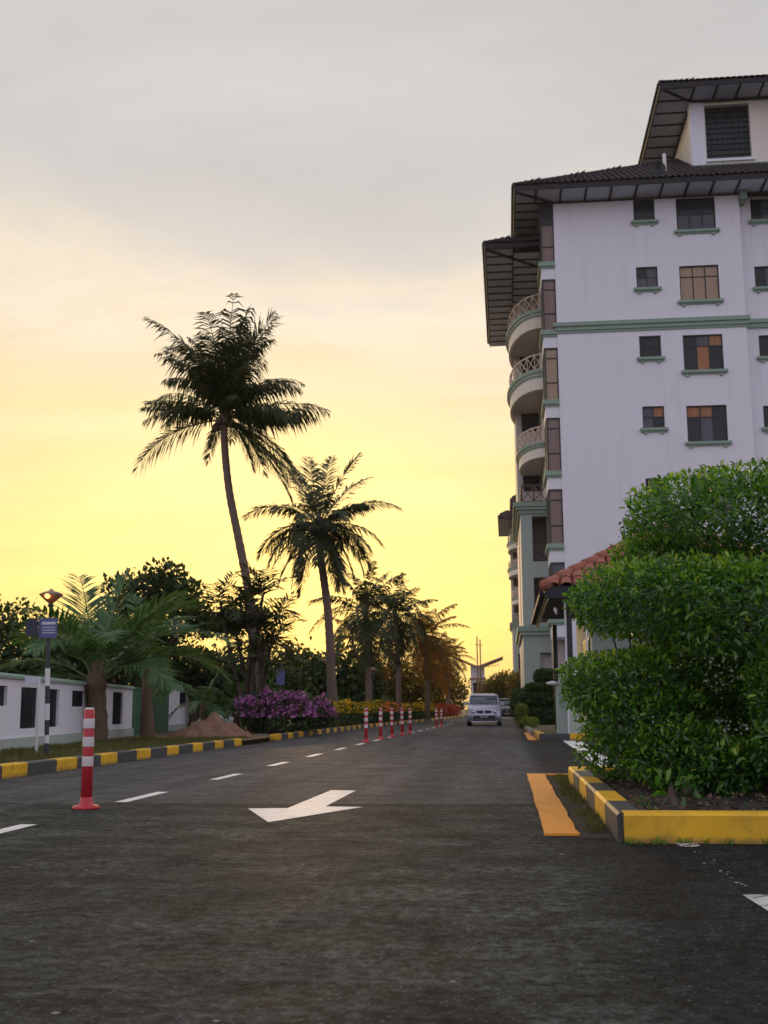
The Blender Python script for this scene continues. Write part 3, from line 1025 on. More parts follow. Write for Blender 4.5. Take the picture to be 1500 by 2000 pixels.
def apartment():
    root = wthing('apartment_building', 'tall white apartment block with green sills and dark tiled roofs, nearest on the right', 'building', (2.88, 55.0, 0), 'apartment blocks along the road')
    X0, X1, YF, ZT, ST = 2.88, 11.95, 55.0, 25.80, 3.54
    big, small, right = [], [], []
    for k in range(7):
        dz = ST * k
        big.append((8.90, 10.79, (23.97 if k == 0 else 23.88 - dz + 0.0), 25.66 - dz))
        small.append((6.82, 7.86, (24.57 if k == 0 else 24.62 - dz), 25.70 - dz))
        right.append((12.62, 13.66, (24.57 if k == 0 else 24.62 - dz), 25.70 - dz))
    # main wall with window openings
    mb = MB()
    holed(mb, X0, X1, 0, ZT, [(a, b, c, d) for a, b, c, d in big + small], 0.22, lambda s, z, d: (s, YF + d, z))
    mb.add([(X0, YF, 0), (X0, YF, ZT), (X0, 75, ZT), (X0, 75, 0)], [(0, 1, 2, 3)])
    mb.add([(X1, YF, 0), (X1, YF, ZT), (X1, 55.62, ZT), (X1, 55.62, 0)], [(3, 2, 1, 0)])
    mb.add([(X0, 75, 0), (X0, 75, ZT), (24, 75, ZT), (24, 75, 0)], [(0, 1, 2, 3)])
    mb.obj('wall', 'wall', root)
    mb = MB()
    holed(mb, X1, 24, 0, ZT, right + [(17.0 + .0, 18.89, c, d) for _, _, c, d in big], 0.22, lambda s, z, d: (s, 55.6 + d, z))
    mb.add([(24, 55.6, 0), (24, 55.6, ZT), (24, 75, ZT), (24, 75, 0)], [(3, 2, 1, 0)])
    mb.obj('wall', 'wall', root)
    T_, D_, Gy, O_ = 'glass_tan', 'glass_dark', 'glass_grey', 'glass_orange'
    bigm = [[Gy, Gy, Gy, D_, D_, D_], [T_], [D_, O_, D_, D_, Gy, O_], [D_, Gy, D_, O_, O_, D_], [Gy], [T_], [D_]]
    smm = [[D_], [Gy, Gy, D_, Gy], [D_], [Gy, D_, Gy, O_], [D_], [Gy], [D_]]
    for k in range(7):
        a, b, c, d = big[k]
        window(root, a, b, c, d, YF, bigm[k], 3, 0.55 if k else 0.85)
        a, b, c, d = small[k]
        window(root, a, b, c, d, YF, smm[k], 2, 0.0 if k == 0 else 0.52)
        a, b, c, d = right[k]
        window(root, a, b, c, d, 55.6, [D_, Gy], 2, 0.5)
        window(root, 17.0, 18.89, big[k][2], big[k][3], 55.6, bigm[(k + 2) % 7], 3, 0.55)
    # green string course, two steps
    mb = MB().box(2.70, 12.12, 54.80, 54.998, 19.22, 19.42).box(2.78, 12.04, 54.88, 54.999, 19.02, 19.218).box(2.83, 12.0, 54.94, 54.9995, 18.90, 19.018)
    mb.obj('string_course', 'green', root)
    MB().box(12.125, 24, 55.40, 55.598, 19.22, 19.42).box(12.125, 24, 55.48, 55.599, 19.0, 19.218).obj('string_course', 'green', root)
    # corner bay with tall windows
    bay = MB().box(2.20, 2.879, 55.06, 57.6, 0, 2.2).obj('bay', 'wall', root)
    tops = [22.62 - ST * k for k in range(7)]
    for t in tops:
        if t > 2.5:
            MB().box(2.20, 2.879, 55.06, 57.6, max(t - .86, 0), t - .02).obj('bay_panel', 'wall', bay)
    for k, t in enumerate(tops):
        if t < 3:
            continue
        MB().box(2.07, 2.877, 54.93, 57.7, t - .20, t + .03).box(2.14, 2.878, 55.0, 57.65, t - .30, t - .202).obj('bay_ledge', 'green', bay)
        zb, zt = t + .03, (25.1 if k == 0 else tops[k - 1] - .86)
        fr = MB()
        fr.box(2.22, 2.29, 55.08, 55.14, zb, zt).box(2.82, 2.876, 55.08, 55.14, zb, zt).box(2.29, 2.82, 55.09, 55.14, zt - .10, zt)
        for q in (.33, .80):
            zz = zb + (zt - zb) * q
            fr.box(2.29, 2.82, 55.085, 55.14, zz - .03, zz + .03)
        for yy in (55.15, 56.2, 57.4):
            fr.box(2.215, 2.27, yy, yy + .12, zb, zt)
        fr = fr.obj('bay_window', 'frame', bay)
        zz = [zb, zb + (zt - zb) * .33, zb + (zt - zb) * .80, zt - .1]
        cur = ['glass_rose', 'glass_rose', 'glass_tan', 'glass_rose', 'glass_rose', 'glass_grey'][k % 6]
        for a, b in zip(zz[:-1], zz[1:]):
            part_box('pane', 'glass_dark' if (k == 0 and a == zz[-2]) else cur, fr, 2.29, 2.82, 55.115, 55.13, a, b)
        part_box('pane', 'glass_dark', fr, 2.235, 2.25, 55.20, 57.4, zb, zt)
    MB().box(2.20, 2.878, 55.06, 57.6, 25.1, 25.75).obj('bay_head', 'frame', bay)
    # main roof: overhang at the front and left
    soffit(root, 2.0, 24, 53.56, 54.99, ZT, 'x', 1.22)
    soffit(root, 1.02, 2.87, 54.99, 74.5, ZT, 'y', 1.0)
    MB().bar((1.0, 53.6, ZT - .03), (2.86, 54.98, ZT - .03), .12).obj('batten', 'batten', root)
    part_box('soffit_panel', 'soffit', root, 1.02, 1.98, 53.56, 54.97, ZT, ZT + .03)
    MB().box(2.0, 24, 54.93, 54.995, ZT - .12, ZT - .051).obj('batten', 'batten', root)
    MB().box(11.97, 12.30, 54.7, 55.59, ZT - .45, ZT - .06).obj('eave_beam', 'green', root)
    hip_roof(root, 'roof', 0.96, 24, 53.5, 75, ZT + .03, R(30))
    # roof-top block
    pm = MB()
    holed(pm, 10.43, 22, 26, 32.42, [(11.12, 13.42, 29.1, 32.15)], 0.35, lambda s, z, d: (s, 58 + d, z))
    pm.add([(10.43, 58, 26), (10.43, 58, 32.42), (10.43, 72, 32.42), (10.43, 72, 26)], [(0, 1, 2, 3)])
    pent = pm.obj('penthouse', 'cream', root)
    MB().box(10.36, 11.05, 57.9, 57.998, 27, 32.40).obj('pilaster', 'wall', pent)
    MB().box(10.36, 10.428, 58.0, 58.7, 27, 32.40).obj('pilaster', 'wall', pent)
    MB().box(11.0, 13.55, 57.88, 58.1, 28.93, 29.08).obj('sill', 'wall', pent)
    MB().box(10.3, 22, 57.84, 57.89, 28.5, 28.75).obj('string_course', 'green', pent)
    vent = part_box('vent_grille', 'glass_dark', pent, 11.12, 13.42, 58.30, 58.34, 29.1, 32.15)
    for i in range(8):
        for j in range(10):
            if True:
                xx, zz = 11.12 + 2.3 * i / 8, 29.1 + 3.05 * j / 10
                MB().box(xx + .03, xx + .255, 58.22, 58.29, zz + .03, zz + .08).box(xx + .02, xx + .06, 58.22, 58.288, zz + .08, zz + .29).obj('vent_block', 'frame', vent)
    soffit(root, 10.40, 22, 56.46, 57.88, 32.42, 'x', 1.15)
    soffit(root, 8.73, 10.40, 56.46, 72, 32.42, 'y', 1.3)
    MB().bar((8.72, 56.45, 32.40), (10.42, 57.95, 32.40), .12).obj('batten', 'batten', root)
    MB().box(10.37, 10.43, 58.75, 72, 32.25, 32.37).box(10.43, 22, 57.8, 57.87, 32.28, 32.37).obj('batten', 'batten', root)
    hip_roof(root, 'penthouse_roof', 8.67, 22, 56.4, 72, 32.45, R(28))
    MB().tube([(8.55, 55.6, 26.6), (8.55, 55.6, 28.35)], .09, 10).obj('vent_pipe', 'white_panel', root)
    d = MB().lathe([(.02, 0), (.22, .05), (.36, .14), (.40, .22), (.36, .2), (.0, .04)], 14)
    d.v = [(8.2 + x, 55.7 - z, 27.5 + y_) for x, y_, z in d.v]
    dish = d.obj('dish', 'frame', root)
    MB().bar((8.2, 55.7, 27.5), (8.2, 55.8, 26.6), .05).obj('dish_pole', 'frame', dish)
    # side wing with curved balconies
    wg = MB().box(0.88, 2.875, 65.3, 73.2, 0, 24.3)
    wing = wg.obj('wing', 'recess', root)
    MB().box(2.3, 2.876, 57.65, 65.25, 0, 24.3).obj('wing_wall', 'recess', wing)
    for zr, zt_, zb_ in ((22.80, 21.94, 20.93), (19.45, 18.59, 17.52)):
        curved_balcony(root, 2.30, 65.0, 1.73, 5.0, zr, zt_, zb_)
    curved_balcony(root, 2.30, 63.6, 1.32, 3.5, 15.50, 14.66, 13.85)
    for zf in (20.0, 16.5, 13.0):
        fr = MB().box(1.2, 1.28, 65.2, 65.29, zf, zf + 2.3).box(2.1, 2.18, 65.2, 65.29, zf, zf + 2.3).box(1.28, 2.1, 65.2, 65.29, zf + 2.22, zf + 2.3).obj('balcony_door', 'frame', wing)
        part_box('pane', 'glass_dark', fr, 1.28, 2.1, 65.24, 65.26, zf, zf + 2.22)
    # soffit and roof of the wing
    soffit(root, -0.53, 0.86, 57.06, 73.6, 24.34, 'y', 1.12)
    soffit(root, 0.86, 2.86, 57.66, 65.2, 24.34, 'y', 1.12)
    MB().bar((-0.5, 57.1, 24.30), (2.2, 59.8, 24.30), .12).obj('batten', 'batten', root)
    MB().box(0.84, 0.90, 57.1, 65.2, 24.27, 24.33).obj('batten', 'batten', root)
    hip_roof(root, 'wing_roof', -0.59, 2.80, 57.0, 73.7, 24.36, R(29))
    # green portico under the lowest balconies
    f = lambda s, z, d: (s, 60 + d, z)
    mb = MB()
    holed(mb, 0.92, 2.85, 4.90, 11.0, [(1.52, 2.6, 8.27, 10.67), (1.52, 2.6, 5.1, 7.44)], 0.5, f)
    mb.add([(0.92, 60, 4.90), (0.92, 60, 11.0), (0.92, 72, 11.0), (0.92, 72, 4.90)], [(0, 1, 2, 3)])
    mb.add([(0.92, 60, 11.0), (2.85, 60, 11.0), (2.85, 72, 11.0), (0.92, 72, 11.0)], [(0, 1, 2, 3)])
    port = mb.obj('portico', 'paleg', root)
    MB().box(0.56, 2.85, 59.64, 72, 11.14, 11.38).obj('cornice', 'green', port)
    MB().box(0.68, 2.85, 59.76, 72, 11.0, 11.138).obj('cornice', 'paleg', port)
    MB().box(0.80, 2.85, 59.88, 72, 10.80, 10.998).obj('cornice', 'green', port)
    rail_straight(port, (1.02, 60.05, 0), (2.3, 60.05, 0), 11.40, 12.32)
    rail_straight(port, (1.02, 60.05, 0), (1.02, 65, 0), 11.40, 12.32)
    rail_straight(port, (1.54, 60.2, 0), (2.3, 60.2, 0), 8.27, 9.13)
    rail_straight(port, (1.54, 60.2, 0), (2.3, 60.2, 0), 5.1, 5.95)
    MB().box(1.53, 2.28, 62.5, 62.6, 4.9, 10.9).obj('portico_wall', 'recess', port)
    MB().box(1.45, 2.85, 60.5, 62.5, 7.44, 7.60).obj('portico_floor', 'recess', port)
    MB().box(0.62, 2.85, 59.66, 72, 4.64, 4.898).obj('cornice', 'green', port)
    MB().box(0.74, 2.85, 59.78, 72, 4.46, 4.638).obj('cornice', 'paleg', port)
    mb = MB()
    holed(mb, 0.90, 2.87, 0, 4.458, [(1.75, 2.6, 0.0, 3.55)], 0.5, lambda s, z, d: (s, 59.95 + d, z))
    mb.add([(0.90, 59.95, 0), (0.90, 59.95, 4.458), (0.90, 72, 4.458), (0.90, 72, 0)], [(0, 1, 2, 3)])
    base = mb.obj('portico_base', 'paleg', port)
    part_box('shutter', 'white_panel', base, 1.75, 2.6, 60.46, 60.5, 2.1, 3.5)
    part_box('shutter', 'white_panel', base, 1.75, 2.6, 60.46, 60.5, 0.1, 1.75)
    part_box('shutter_bar', 'frame', base, 1.75, 2.6, 60.40, 60.5, 1.76, 2.08)
    return root


def copy_tree(o, parent=None, deny=()):
    c = o.copy()
    col.objects.link(c)
    if parent is not None:
        c.parent = parent
        c.matrix_parent_inverse = o.matrix_parent_inverse.copy()
    for ch in KIDS.get(o.name, []):
        if ch.name.split('.')[0] not in deny:
            copy_tree(ch, c, deny)
    return c


apt = apartment()
KIDS = {}
for o in col.objects:
    if o.parent:
        KIDS.setdefault(o.parent.name, []).append(o)
apt2 = copy_tree(apt, deny=('vent_block', 'roof_tile', 'ridge_tile', 'dish', 'vent_pipe'))
apt2.location = (2.88, 55 + 86, 0)
apt2['label'] = 'far apartment block, only its curved balconies and eave showing past the nearer one'


# ================================================================== plants
def frond_mesh(L, az, el, droop, r, n=46, leaf=0.75, hang=0.35, wind=(0, 0, 0), m='palm_leaf', roll=0.0, w=0.05, bend=0.0):
    """one pinnate frond growing from the origin: rachis plus leaflets"""
    steps = 14
    P = [np.zeros(3)]
    dirs = []
    for k in range(steps):
        t = (k + .5) / steps
        e = el - droop * t ** 1.4
        a = az + bend * t
        d = np.array([math.sin(a) * math.cos(e), math.cos(a) * math.cos(e), math.sin(e)])
        dirs.append(d)
        P.append(P[-1] + d * L / steps)
    P = np.array(P)
    dirs = np.array(dirs + [dirs[-1]])
    mb_v, mb_f3, mb_f4, tint = [], [], [], []
    # rachis
    k0 = 0
    for i, p in enumerate(P):
        rr = 0.035 * (1 - 0.88 * i / steps) * (L / 3.2)
        d = dirs[i]
        sd = np.cross(d, [0, 0, 1.0]); sd /= np.linalg.norm(sd) + 1e-6
        up = np.cross(sd, d)
        mb_v += [p + sd * rr, p + up * rr * .8, p - sd * rr, p - up * rr * .8]
        tint += [0.9] * 4
    for i in range(steps):
        for k in range(4):
            A, B = i * 4 + k, i * 4 + (k + 1) % 4
            mb_f4.append((A, B, B + 4, A + 4))
    wind = np.array(wind)
    gaps = [(g0, g0 + r.uniform(.03, .09)) for g0 in r.uniform(.3, .98, size=r.integers(0, 4))]
    for k in range(n):
        t = 0.16 + 0.84 * (k + r.random() * .6) / n
        if any(a_ < t < b_ for a_, b_ in gaps) and r.random() < .8:
            continue
        x = t * steps
        i = min(int(x), steps - 1)
        p = P[i] + (P[i + 1] - P[i]) * (x - i)
        d = dirs[i]
        sd = np.cross(d, [0, 0, 1.0]); sd /= np.linalg.norm(sd) + 1e-6
        up = np.cross(sd, d)
        ll = leaf * (math.sin(math.pi * min(1, .16 + .80 * t)) ** .7) * r.uniform(.62, 1.15)
        for sgn in (-1, 1):
            if r.random() < 0.05:
                continue
            s2 = sd * sgn * math.cos(roll) + up * math.sin(roll) * sgn
            v = s2 * 0.8 + d * (0.45 + .5 * t) + up * 0.18 + r.normal(size=3) * 0.07
            v /= np.linalg.norm(v)
            g = np.array([0, 0, -1.0]) * hang * r.uniform(.6, 1.4) + wind
            mid = p + (v + g * .35) * ll * .5
            v2 = v + g
            v2 /= np.linalg.norm(v2)
            tip = mid + v2 * ll * .55
            ws = np.cross(v, up); ws = np.cross(v, ws); ws = d * .8 + ws * .2
            ws /= np.linalg.norm(ws)
            ws = ws * w * .5
            b0 = len(mb_v)
            mb_v += [p - ws * .5, p + ws * .5, mid + ws, mid - ws, tip]
            mb_f4.append((b0, b0 + 1, b0 + 2, b0 + 3))
            mb_f3.append((b0 + 3, b0 + 2, b0 + 4))
            tv = r.random() * .55 + .35 * max(0, t - .7)
            tint += [tv] * 5
    return np_mesh('frond', np.array(mb_v), [np.array(mb_f4), np.array(mb_f3)], M[m], tint)


def trunk_mesh(pts, rad, m, rings=0.0, n=10, name='trunk'):
    """tapered trunk through points, with leaf-scar rings"""
    pts = [Vector(p) for p in pts]
    fine, rr = [], []
    for i in range(len(pts) - 1):
        seg = max(2, int((pts[i + 1] - pts[i]).length / 0.14))
        p0 = pts[max(i - 1, 0)]; p1 = pts[i]; p2 = pts[i + 1]; p3 = pts[min(i + 2, len(pts) - 1)]
        for k in range(seg):
            t = k / seg
            q = 0.5 * ((2 * p1) + (p2 - p0) * t + (2 * p0 - 5 * p1 + 4 * p2 - p3) * t * t + (3 * p1 - p0 - 3 * p2 + p3) * t ** 3)
            fine.append(q)
            a = rad[i] + (rad[i + 1] - rad[i]) * t
            rr.append(a * (1 + rings * (1 if len(fine) % 2 else -1)) * random.uniform(.97, 1.03))
    fine.append(pts[-1]); rr.append(rad[-1])
    return MB().tube(fine, rr, n).mesh(name, m, smooth=True)


def palm(name, label, base, trunk, rad, fronds, m='palm_leaf', group=None, nuts=0, bark='bark_palm', seed=1, n=46, leaf=.75, w=.05, wind=(0, 0, 0)):
    """fronds: list of (L, azimuth, elevation, droop, hang)"""
    r = np.random.default_rng(seed)
    t = wthing(name, label, 'palm', base, group)
    place('trunk', trunk_mesh(trunk, rad, bark, .045), t)
    top = Vector(trunk[-1])
    for f in fronds:
        L, az, el, dr, hg = f[:5]
        wd = f[5] if len(f) > 5 else wind
        o = place('frond', frond_mesh(L, az, el, dr, r, n, leaf * L / 3.2, hg, wd, m, r.uniform(-.3, .3), w, r.uniform(-.25, .25)), t,
                  Matrix.Translation(top + Vector((math.sin(az) * .08, math.cos(az) * .08, r.uniform(-.12, .12)))))
    # leaf bases sheathing the crown
    mb = MB()
    mb.tube([top - Vector((0, 0, .45)), top - Vector((0, 0, .1)), top + Vector((0, 0, .45))], [rad[-1] * 1.02, rad[-1] * 1.3, rad[-1] * .5], 10)
    mb.obj('crown_shaft', bark, t)
    for k in range(nuts):
        a = r.uniform(0, 6.28)
        c = top + Vector((math.sin(a) * .28, math.cos(a) * .28, -.25 + r.uniform(-.15, .1)))
        MB().lathe([(.01, -.13), (.09, -.08), (.115, 0), (.085, .09), (.01, .14)], 8, c).obj('coconut', 'husk', t)
    return t


def crown(n, L, seed, el=(-20, 85), spread=0.12, hang=.4):
    """generic crown: fronds spiralled round, young ones upright"""
    r = np.random.default_rng(seed)
    out = []
    for k in range(n):
        q = k / (n - 1)
        az = k * 2.399 + r.uniform(-.3, .3)
        e = R(el[0] + (el[1] - el[0]) * q ** 1.05) + r.uniform(-.12, .12)
        dr = R(95 - 40 * q) * r.uniform(.7, 1.15)
        out.append((L * r.uniform(.85, 1.1) * (1 - .15 * q), az, e, dr, hang * r.uniform(.7, 1.3)))
    return out


PI = math.pi
# the tall wind-blown coconut palm; azimuth 0 = away from the camera, +90 deg = to the right
tall = []
rr_ = np.random.default_rng(5)
for az, el, L, dr, hg in ((-88, 26, 2.7, 30, 1.4), (-92, 12, 2.7, 14, 1.4), (-80, 30, 2.2, 40, 1.2), (-94, -6, 3.4, 58, 1.0),       # left
                          (90, 22, 3.4, 42, 1.5), (86, 8, 2.7, 16, 1.9), (96, 2, 2.5, 12, 1.9), (80, 14, 2.9, 30, 1.7),
                          (92, -30, 3.9, 30, .9), (75, -40, 3.6, 28, .9), (98, -36, 3.2, 30, .9), (86, -34, 3.7, 24, 1.1), (80, -26, 3.4, 40, 1.2), (110, -44, 2.7, 28, 1.0), (88, -18, 3.0, 52, 1.1), (100, -55, 2.2, 20, 1.0),
                          (-70, -62, 1.6, 20, .8),
                          (-78, 74, 3.5, 40, .9), (-95, 68, 3.0, 44, .9), (-60, 82, 4.1, 80, .8), (60, 80, 4.2, 40, .7), (84, 78, 4.0, 28, .6), (95, 76, 3.3, 30, .8)):
    tall.append((L, R(az), R(el), R(dr), hg))
for k in range(11):
    tall.append((rr_.uniform(3.0, 4.2), k * 2.4, R(rr_.uniform(72, 89)), R(rr_.uniform(15, 70)), rr_.uniform(.8, 1.6)))
for k in range(12):
    tall.append((rr_.uniform(2.4, 3.3), k * 2.4 + .7, R(rr_.uniform(48, 72)), R(rr_.uniform(50, 95)), rr_.uniform(1.2, 2.0)))
for k in range(8):
    tall.append((rr_.uniform(2.0, 2.7), k * 2.4 + 1.9, R(rr_.uniform(15, 45)), R(rr_.uniform(40, 80)), rr_.uniform(1.4, 2.2)))
palm('palm_tree', 'tallest coconut palm, leaning trunk and wind-blown shaggy crown', (-7.5, 36, 0.1),
     [(-7.55, 36, 0.05), (-7.68, 36, 1.41), (-7.84, 36, 2.93), (-8.20, 36, 4.89), (-8.48, 36, 6.22), (-8.80, 36, 7.73), (-8.97, 36, 9.1), (-9.03, 36, 10.25)],
     [.24, .175, .15, .14, .135, .125, .12, .12], tall, nuts=9, seed=11, n=64, leaf=.98, w=.056, group='coconut palms along the verge')
p2 = []
for az, el, L, dr, hg in ((-90, 38, 3.1, 75, .75), (92, 36, 3.2, 62, .7), (88, 12, 2.7, 75, .8), (-88, 6, 2.8, 85, .8), (-70, -8, 2.6, 70, .8), (80, -18, 2.6, 60, .8),
                          (100, -45, 2.6, 35, .7), (-100, -45, 2.6, 30, .7), (60, 58, 3.0, 35, .5), (100, 66, 3.0, 20, .45), (-30, 80, 3.0, 20, .4), (20, 84, 3.0, 25, .4), (-60, 72, 2.7, 30, .4),
                          (150, 30, 2.8, 80, .8), (190, 10, 2.8, 85, .8), (220, 35, 2.6, 80, .8), (0, 20, 2.8, 80, .8), (40, 5, 2.7, 80, .8), (-40, 10, 2.7, 80, .8), (170, -25, 2.4, 60, .8),
                          (-115, -60, 2.6, 22, .6), (75, -62, 2.6, 20, .6), (20, -50, 2.6, 30, .6), (-160, -40, 2.5, 40, .7), (130, -52, 2.7, 25, .6), (-60, -66, 2.7, 18, .6), (110, -8, 2.6, 60, .9)):
    p2.append((L, R(az), R(el), R(dr), hg))
for k in range(12):
    p2.append((rr_.uniform(2.2, 2.8), k * 2.4, R(rr_.uniform(-50, 55)), R(rr_.uniform(35, 80)), rr_.uniform(.9, 1.6)))
palm('palm_tree', 'second tall coconut palm with a full star-shaped crown, right of the tallest', (-6.25, 42, 0.1),
     [(-6.25, 42, 0.05), (-6.33, 42, 1.6), (-6.48, 42, 4.2), (-6.75, 42, 6.3), (-6.85, 42, 7.55)], [.22, .17, .15, .14, .135], p2, nuts=7, seed=12, n=60, leaf=.95, w=.065, group='coconut palms along the verge')
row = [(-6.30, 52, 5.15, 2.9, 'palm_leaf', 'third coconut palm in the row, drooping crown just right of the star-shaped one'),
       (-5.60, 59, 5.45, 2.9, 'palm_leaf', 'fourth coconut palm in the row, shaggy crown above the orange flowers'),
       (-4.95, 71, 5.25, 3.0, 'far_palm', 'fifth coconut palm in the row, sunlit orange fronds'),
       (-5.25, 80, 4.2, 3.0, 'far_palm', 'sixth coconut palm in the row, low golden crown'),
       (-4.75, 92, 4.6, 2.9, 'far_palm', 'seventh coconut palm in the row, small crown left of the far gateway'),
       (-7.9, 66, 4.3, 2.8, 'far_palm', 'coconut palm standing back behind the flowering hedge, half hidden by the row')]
for i, (x, y, z, L, m_, lab) in enumerate(row):
    palm('palm_tree', lab, (x, y, 0.1), [(x + .1, y, 0.05), (x + .12, y, z * .4), (x, y, z)], [.17, .13, .11], crown(32, L, 30 + i, (-62, 84), hang=1.0), m_, 'coconut palms along the verge', seed=40 + i, n=40, leaf=.8, w=.075)

# young palms in front of the boundary wall
yp = []
for az, el, L, dr, hg in ((-40, 72, 3.0, 38, .22), (30, 82, 2.6, 25, .2), (60, 62, 2.9, 62, .3), (85, 50, 3.2, 82, .35), (75, 38, 3.1, 88, .4), (-70, 55, 2.9, 88, .35), (-95, 32, 2.7, 80, .4),
                          (-20, 60, 2.7, 60, .3), (150, 55, 2.3, 90, .35), (200, 50, 2.3, 95, .4), (110, 20, 2.2, 70, .4), (-120, 15, 2.0, 70, .4), (20, 45, 2.6, 70, .35), (-150, 68, 2.5, 70, .3), (95, 66, 2.8, 50, .3)):
    yp.append((L, R(az), R(el), R(dr), hg))
palm('young_palm', 'stout young palm with broad arching fronds in front of the white boundary wall', (-8.8, 24.5, 0.1), [(-8.85, 24.5, 0.05), (-8.83, 24.5, .5), (-8.87, 24.5, 1.42)], [.30, .25, .19], yp, 'young_palm', 'young palms by the boundary wall', bark='husk', seed=61, n=50, leaf=1.0, w=.075)
palm('young_palm', 'slim young palm between the white wall and the green gate', (-8.72, 27.8, 0.1), [(-8.72, 27.8, .05), (-8.76, 27.8, .9), (-8.82, 27.8, 2.2)], [.22, .14, .10],
     crown(11, 1.9, 62, (-10, 82), hang=.4), 'young_palm', 'young palms by the boundary wall', bark='husk', seed=63, n=34, leaf=.9, w=.07)
for i, (x, y, z, L, lab) in enumerate(((-8.6, 32.6, .9, 1.3, 'small palm behind the sand heap, left one of the pair'), (-7.9, 33.6, 1.0, 1.4, 'small palm behind the sand heap, right one of the pair'), (-7.35, 35.0, .9, 1.3, 'small palm at the left end of the purple bougainvillea'))):
    palm('young_palm', lab, (x, y, 0.1), [(x, y, .05), (x + .02, y, z * .5), (x, y, z)], [.12, .09, .08], crown(12, L, 70 + i, (-15, 80), hang=.4), 'young_palm', 'young palms by the boundary wall', bark='husk', seed=75 + i, n=30, leaf=.9, w=.07)


def clump_palm(label, base, stems, seed):
    """several thin stems, each with its own few short feathery fronds"""
    r = np.random.default_rng(seed)
    t = wthing('clump_palm', label, 'palm', base)
    for x, y, z in stems:
        bx, by = base[0] + r.uniform(-.25, .25), base[1] + r.uniform(-.25, .25)
        place('stem', trunk_mesh([(bx, by, .05), ((bx + x) / 2 + r.uniform(-.1, .1), (by + y) / 2, z * .5), (x, y, z)], [.07, .055, .04], 'bark_dark', .03, 8, 'stem'), t)
        for k in range(8):
            az = k * 2.4 + r.uniform(-.3, .3)
            place('frond', frond_mesh(r.uniform(1.15, 1.6), az, R(r.uniform(0, 78)), R(r.uniform(40, 90)), r, 17, .60, .35, (0, 0, 0), 'palm_leaf', 0, .075), t, Matrix.Translation((x, y, z + r.uniform(-.5, .1))))


clump_palm('clump of thin-stemmed feathery palms round the foot of the tallest palm', (-7.4, 33.4, 0.1),
           [(-8.35, 33.3, 3.9), (-8.0, 33.6, 3.2), (-7.55, 33.0, 4.0), (-7.1, 33.4, 4.1), (-6.8, 33.6, 3.1), (-7.5, 33.8, 2.5), (-6.9, 33.0, 2.5), (-7.2, 33.2, 3.3)], 80)


def tree(name, label, base, blobs, n, size, m, seed, trunk_r=.16, group=None, cat='tree', depth=.75, lump=.22):
    r = np.random.default_rng(seed)
    t = wthing(name, label, cat, base, group)
    bx, by, bz = base
    cz = min(b[0][2] for b in blobs)
    fork = Vector((bx + r.uniform(-.1, .1), by, bz + (cz - bz) * .62))
    mb = MB()
    mb.tube([(bx, by, bz - .1), (bx + r.uniform(-.06, .06), by, (bz + fork.z) / 2), fork], [trunk_r * 1.25, trunk_r, trunk_r * .85], 9)
    tr = mb.obj('trunk', 'bark_dark', t, smooth=True)
    for b in blobs:
        c = Vector(b[0])
        mid = fork.lerp(c, .55) + Vector((r.uniform(-.15, .15), r.uniform(-.15, .15), r.uniform(-.1, .2)))
        MB().tube([fork - Vector((0, 0, .05)), mid, c, c + (c - mid) * .5], [trunk_r * .6, trunk_r * .38, trunk_r * .2, trunk_r * .07], 7).obj('limb', 'bark_dark', tr, smooth=True)
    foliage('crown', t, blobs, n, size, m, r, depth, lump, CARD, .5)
    return t


def B(x, y, z, rx, ry=None, rz=None, p=2.0):
    return ((x, y, z), (rx, ry or rx, rz or rx), p)


TG = 'trees beyond the boundary wall'
tree('broadleaf_tree', 'dark leafy tree at the left edge behind the white wall', (-14.6, 34, 0), [B(-15.3, 34, 2.9, 1.4, 1.3, 1.1), (B(-14.2, 34.5, 2.6, 1.3, 1.2, 1.1)), B(-13.3, 34.3, 2.5, 1.0, 1.0, .9), B(-14.6, 34.2, 1.7, 1.6, 1.2, .9)], 7000, .19, 'tree_leaf', 101, group=TG)
tree('broadleaf_tree', 'spreading tree rising behind the stout young palm', (-11.6, 38, 0), [B(-12.6, 38, 4.6, .95, 1, .8), B(-11.6, 38.3, 5.1, .9, 1, .62), B(-10.9, 38, 4.5, .8, .9, .65), B(-11.8, 37.8, 3.7, 1.3, 1.1, .8), B(-12.7, 38.2, 3.2, 1.1, 1, .8), B(-10.4, 38.1, 3.75, .75, .8, .5)], 6500, .20, 'tree_leaf', 102, group=TG)
tree('broadleaf_tree', 'low bushy tree behind the gap with the green gate', (-10.9, 40, 0), [B(-12.0, 40, 2.4, 1.5, 1.1, 1.0), B(-10.6, 40.4, 2.1, 1.3, 1.1, .8), B(-9.6, 40.0, 1.9, 1.0, 1, .7)], 5200, .19, 'tree_leaf', 103, group=TG)
tree('broadleaf_tree', 'dark tree between the left edge and the stout young palm', (-14.2, 42, 0), [B(-15.2, 42, 3.1, 1.5, 1.2, 1.1), B(-13.9, 42.2, 2.6, 1.5, 1.2, 1.1), B(-16.8, 42, 2.6, 1.5, 1.2, 1.1)], 5200, .22, 'tree_leaf', 104, group=TG)
tree('broadleaf_tree', 'tree with spreading limbs under the low glowing sky, left of the tallest palm', (-10.4, 46, 0), [B(-11.4, 46, 4.2, 1.1, 1, .45), B(-10.2, 46.2, 4.4, .9, 1, .45), B(-9.3, 46, 2.0, 1.1, 1, .4), B(-11.4, 46, 1.5, 1.5, 1, .55)], 4200, .2, 'tree_leaf', 105, group=TG)
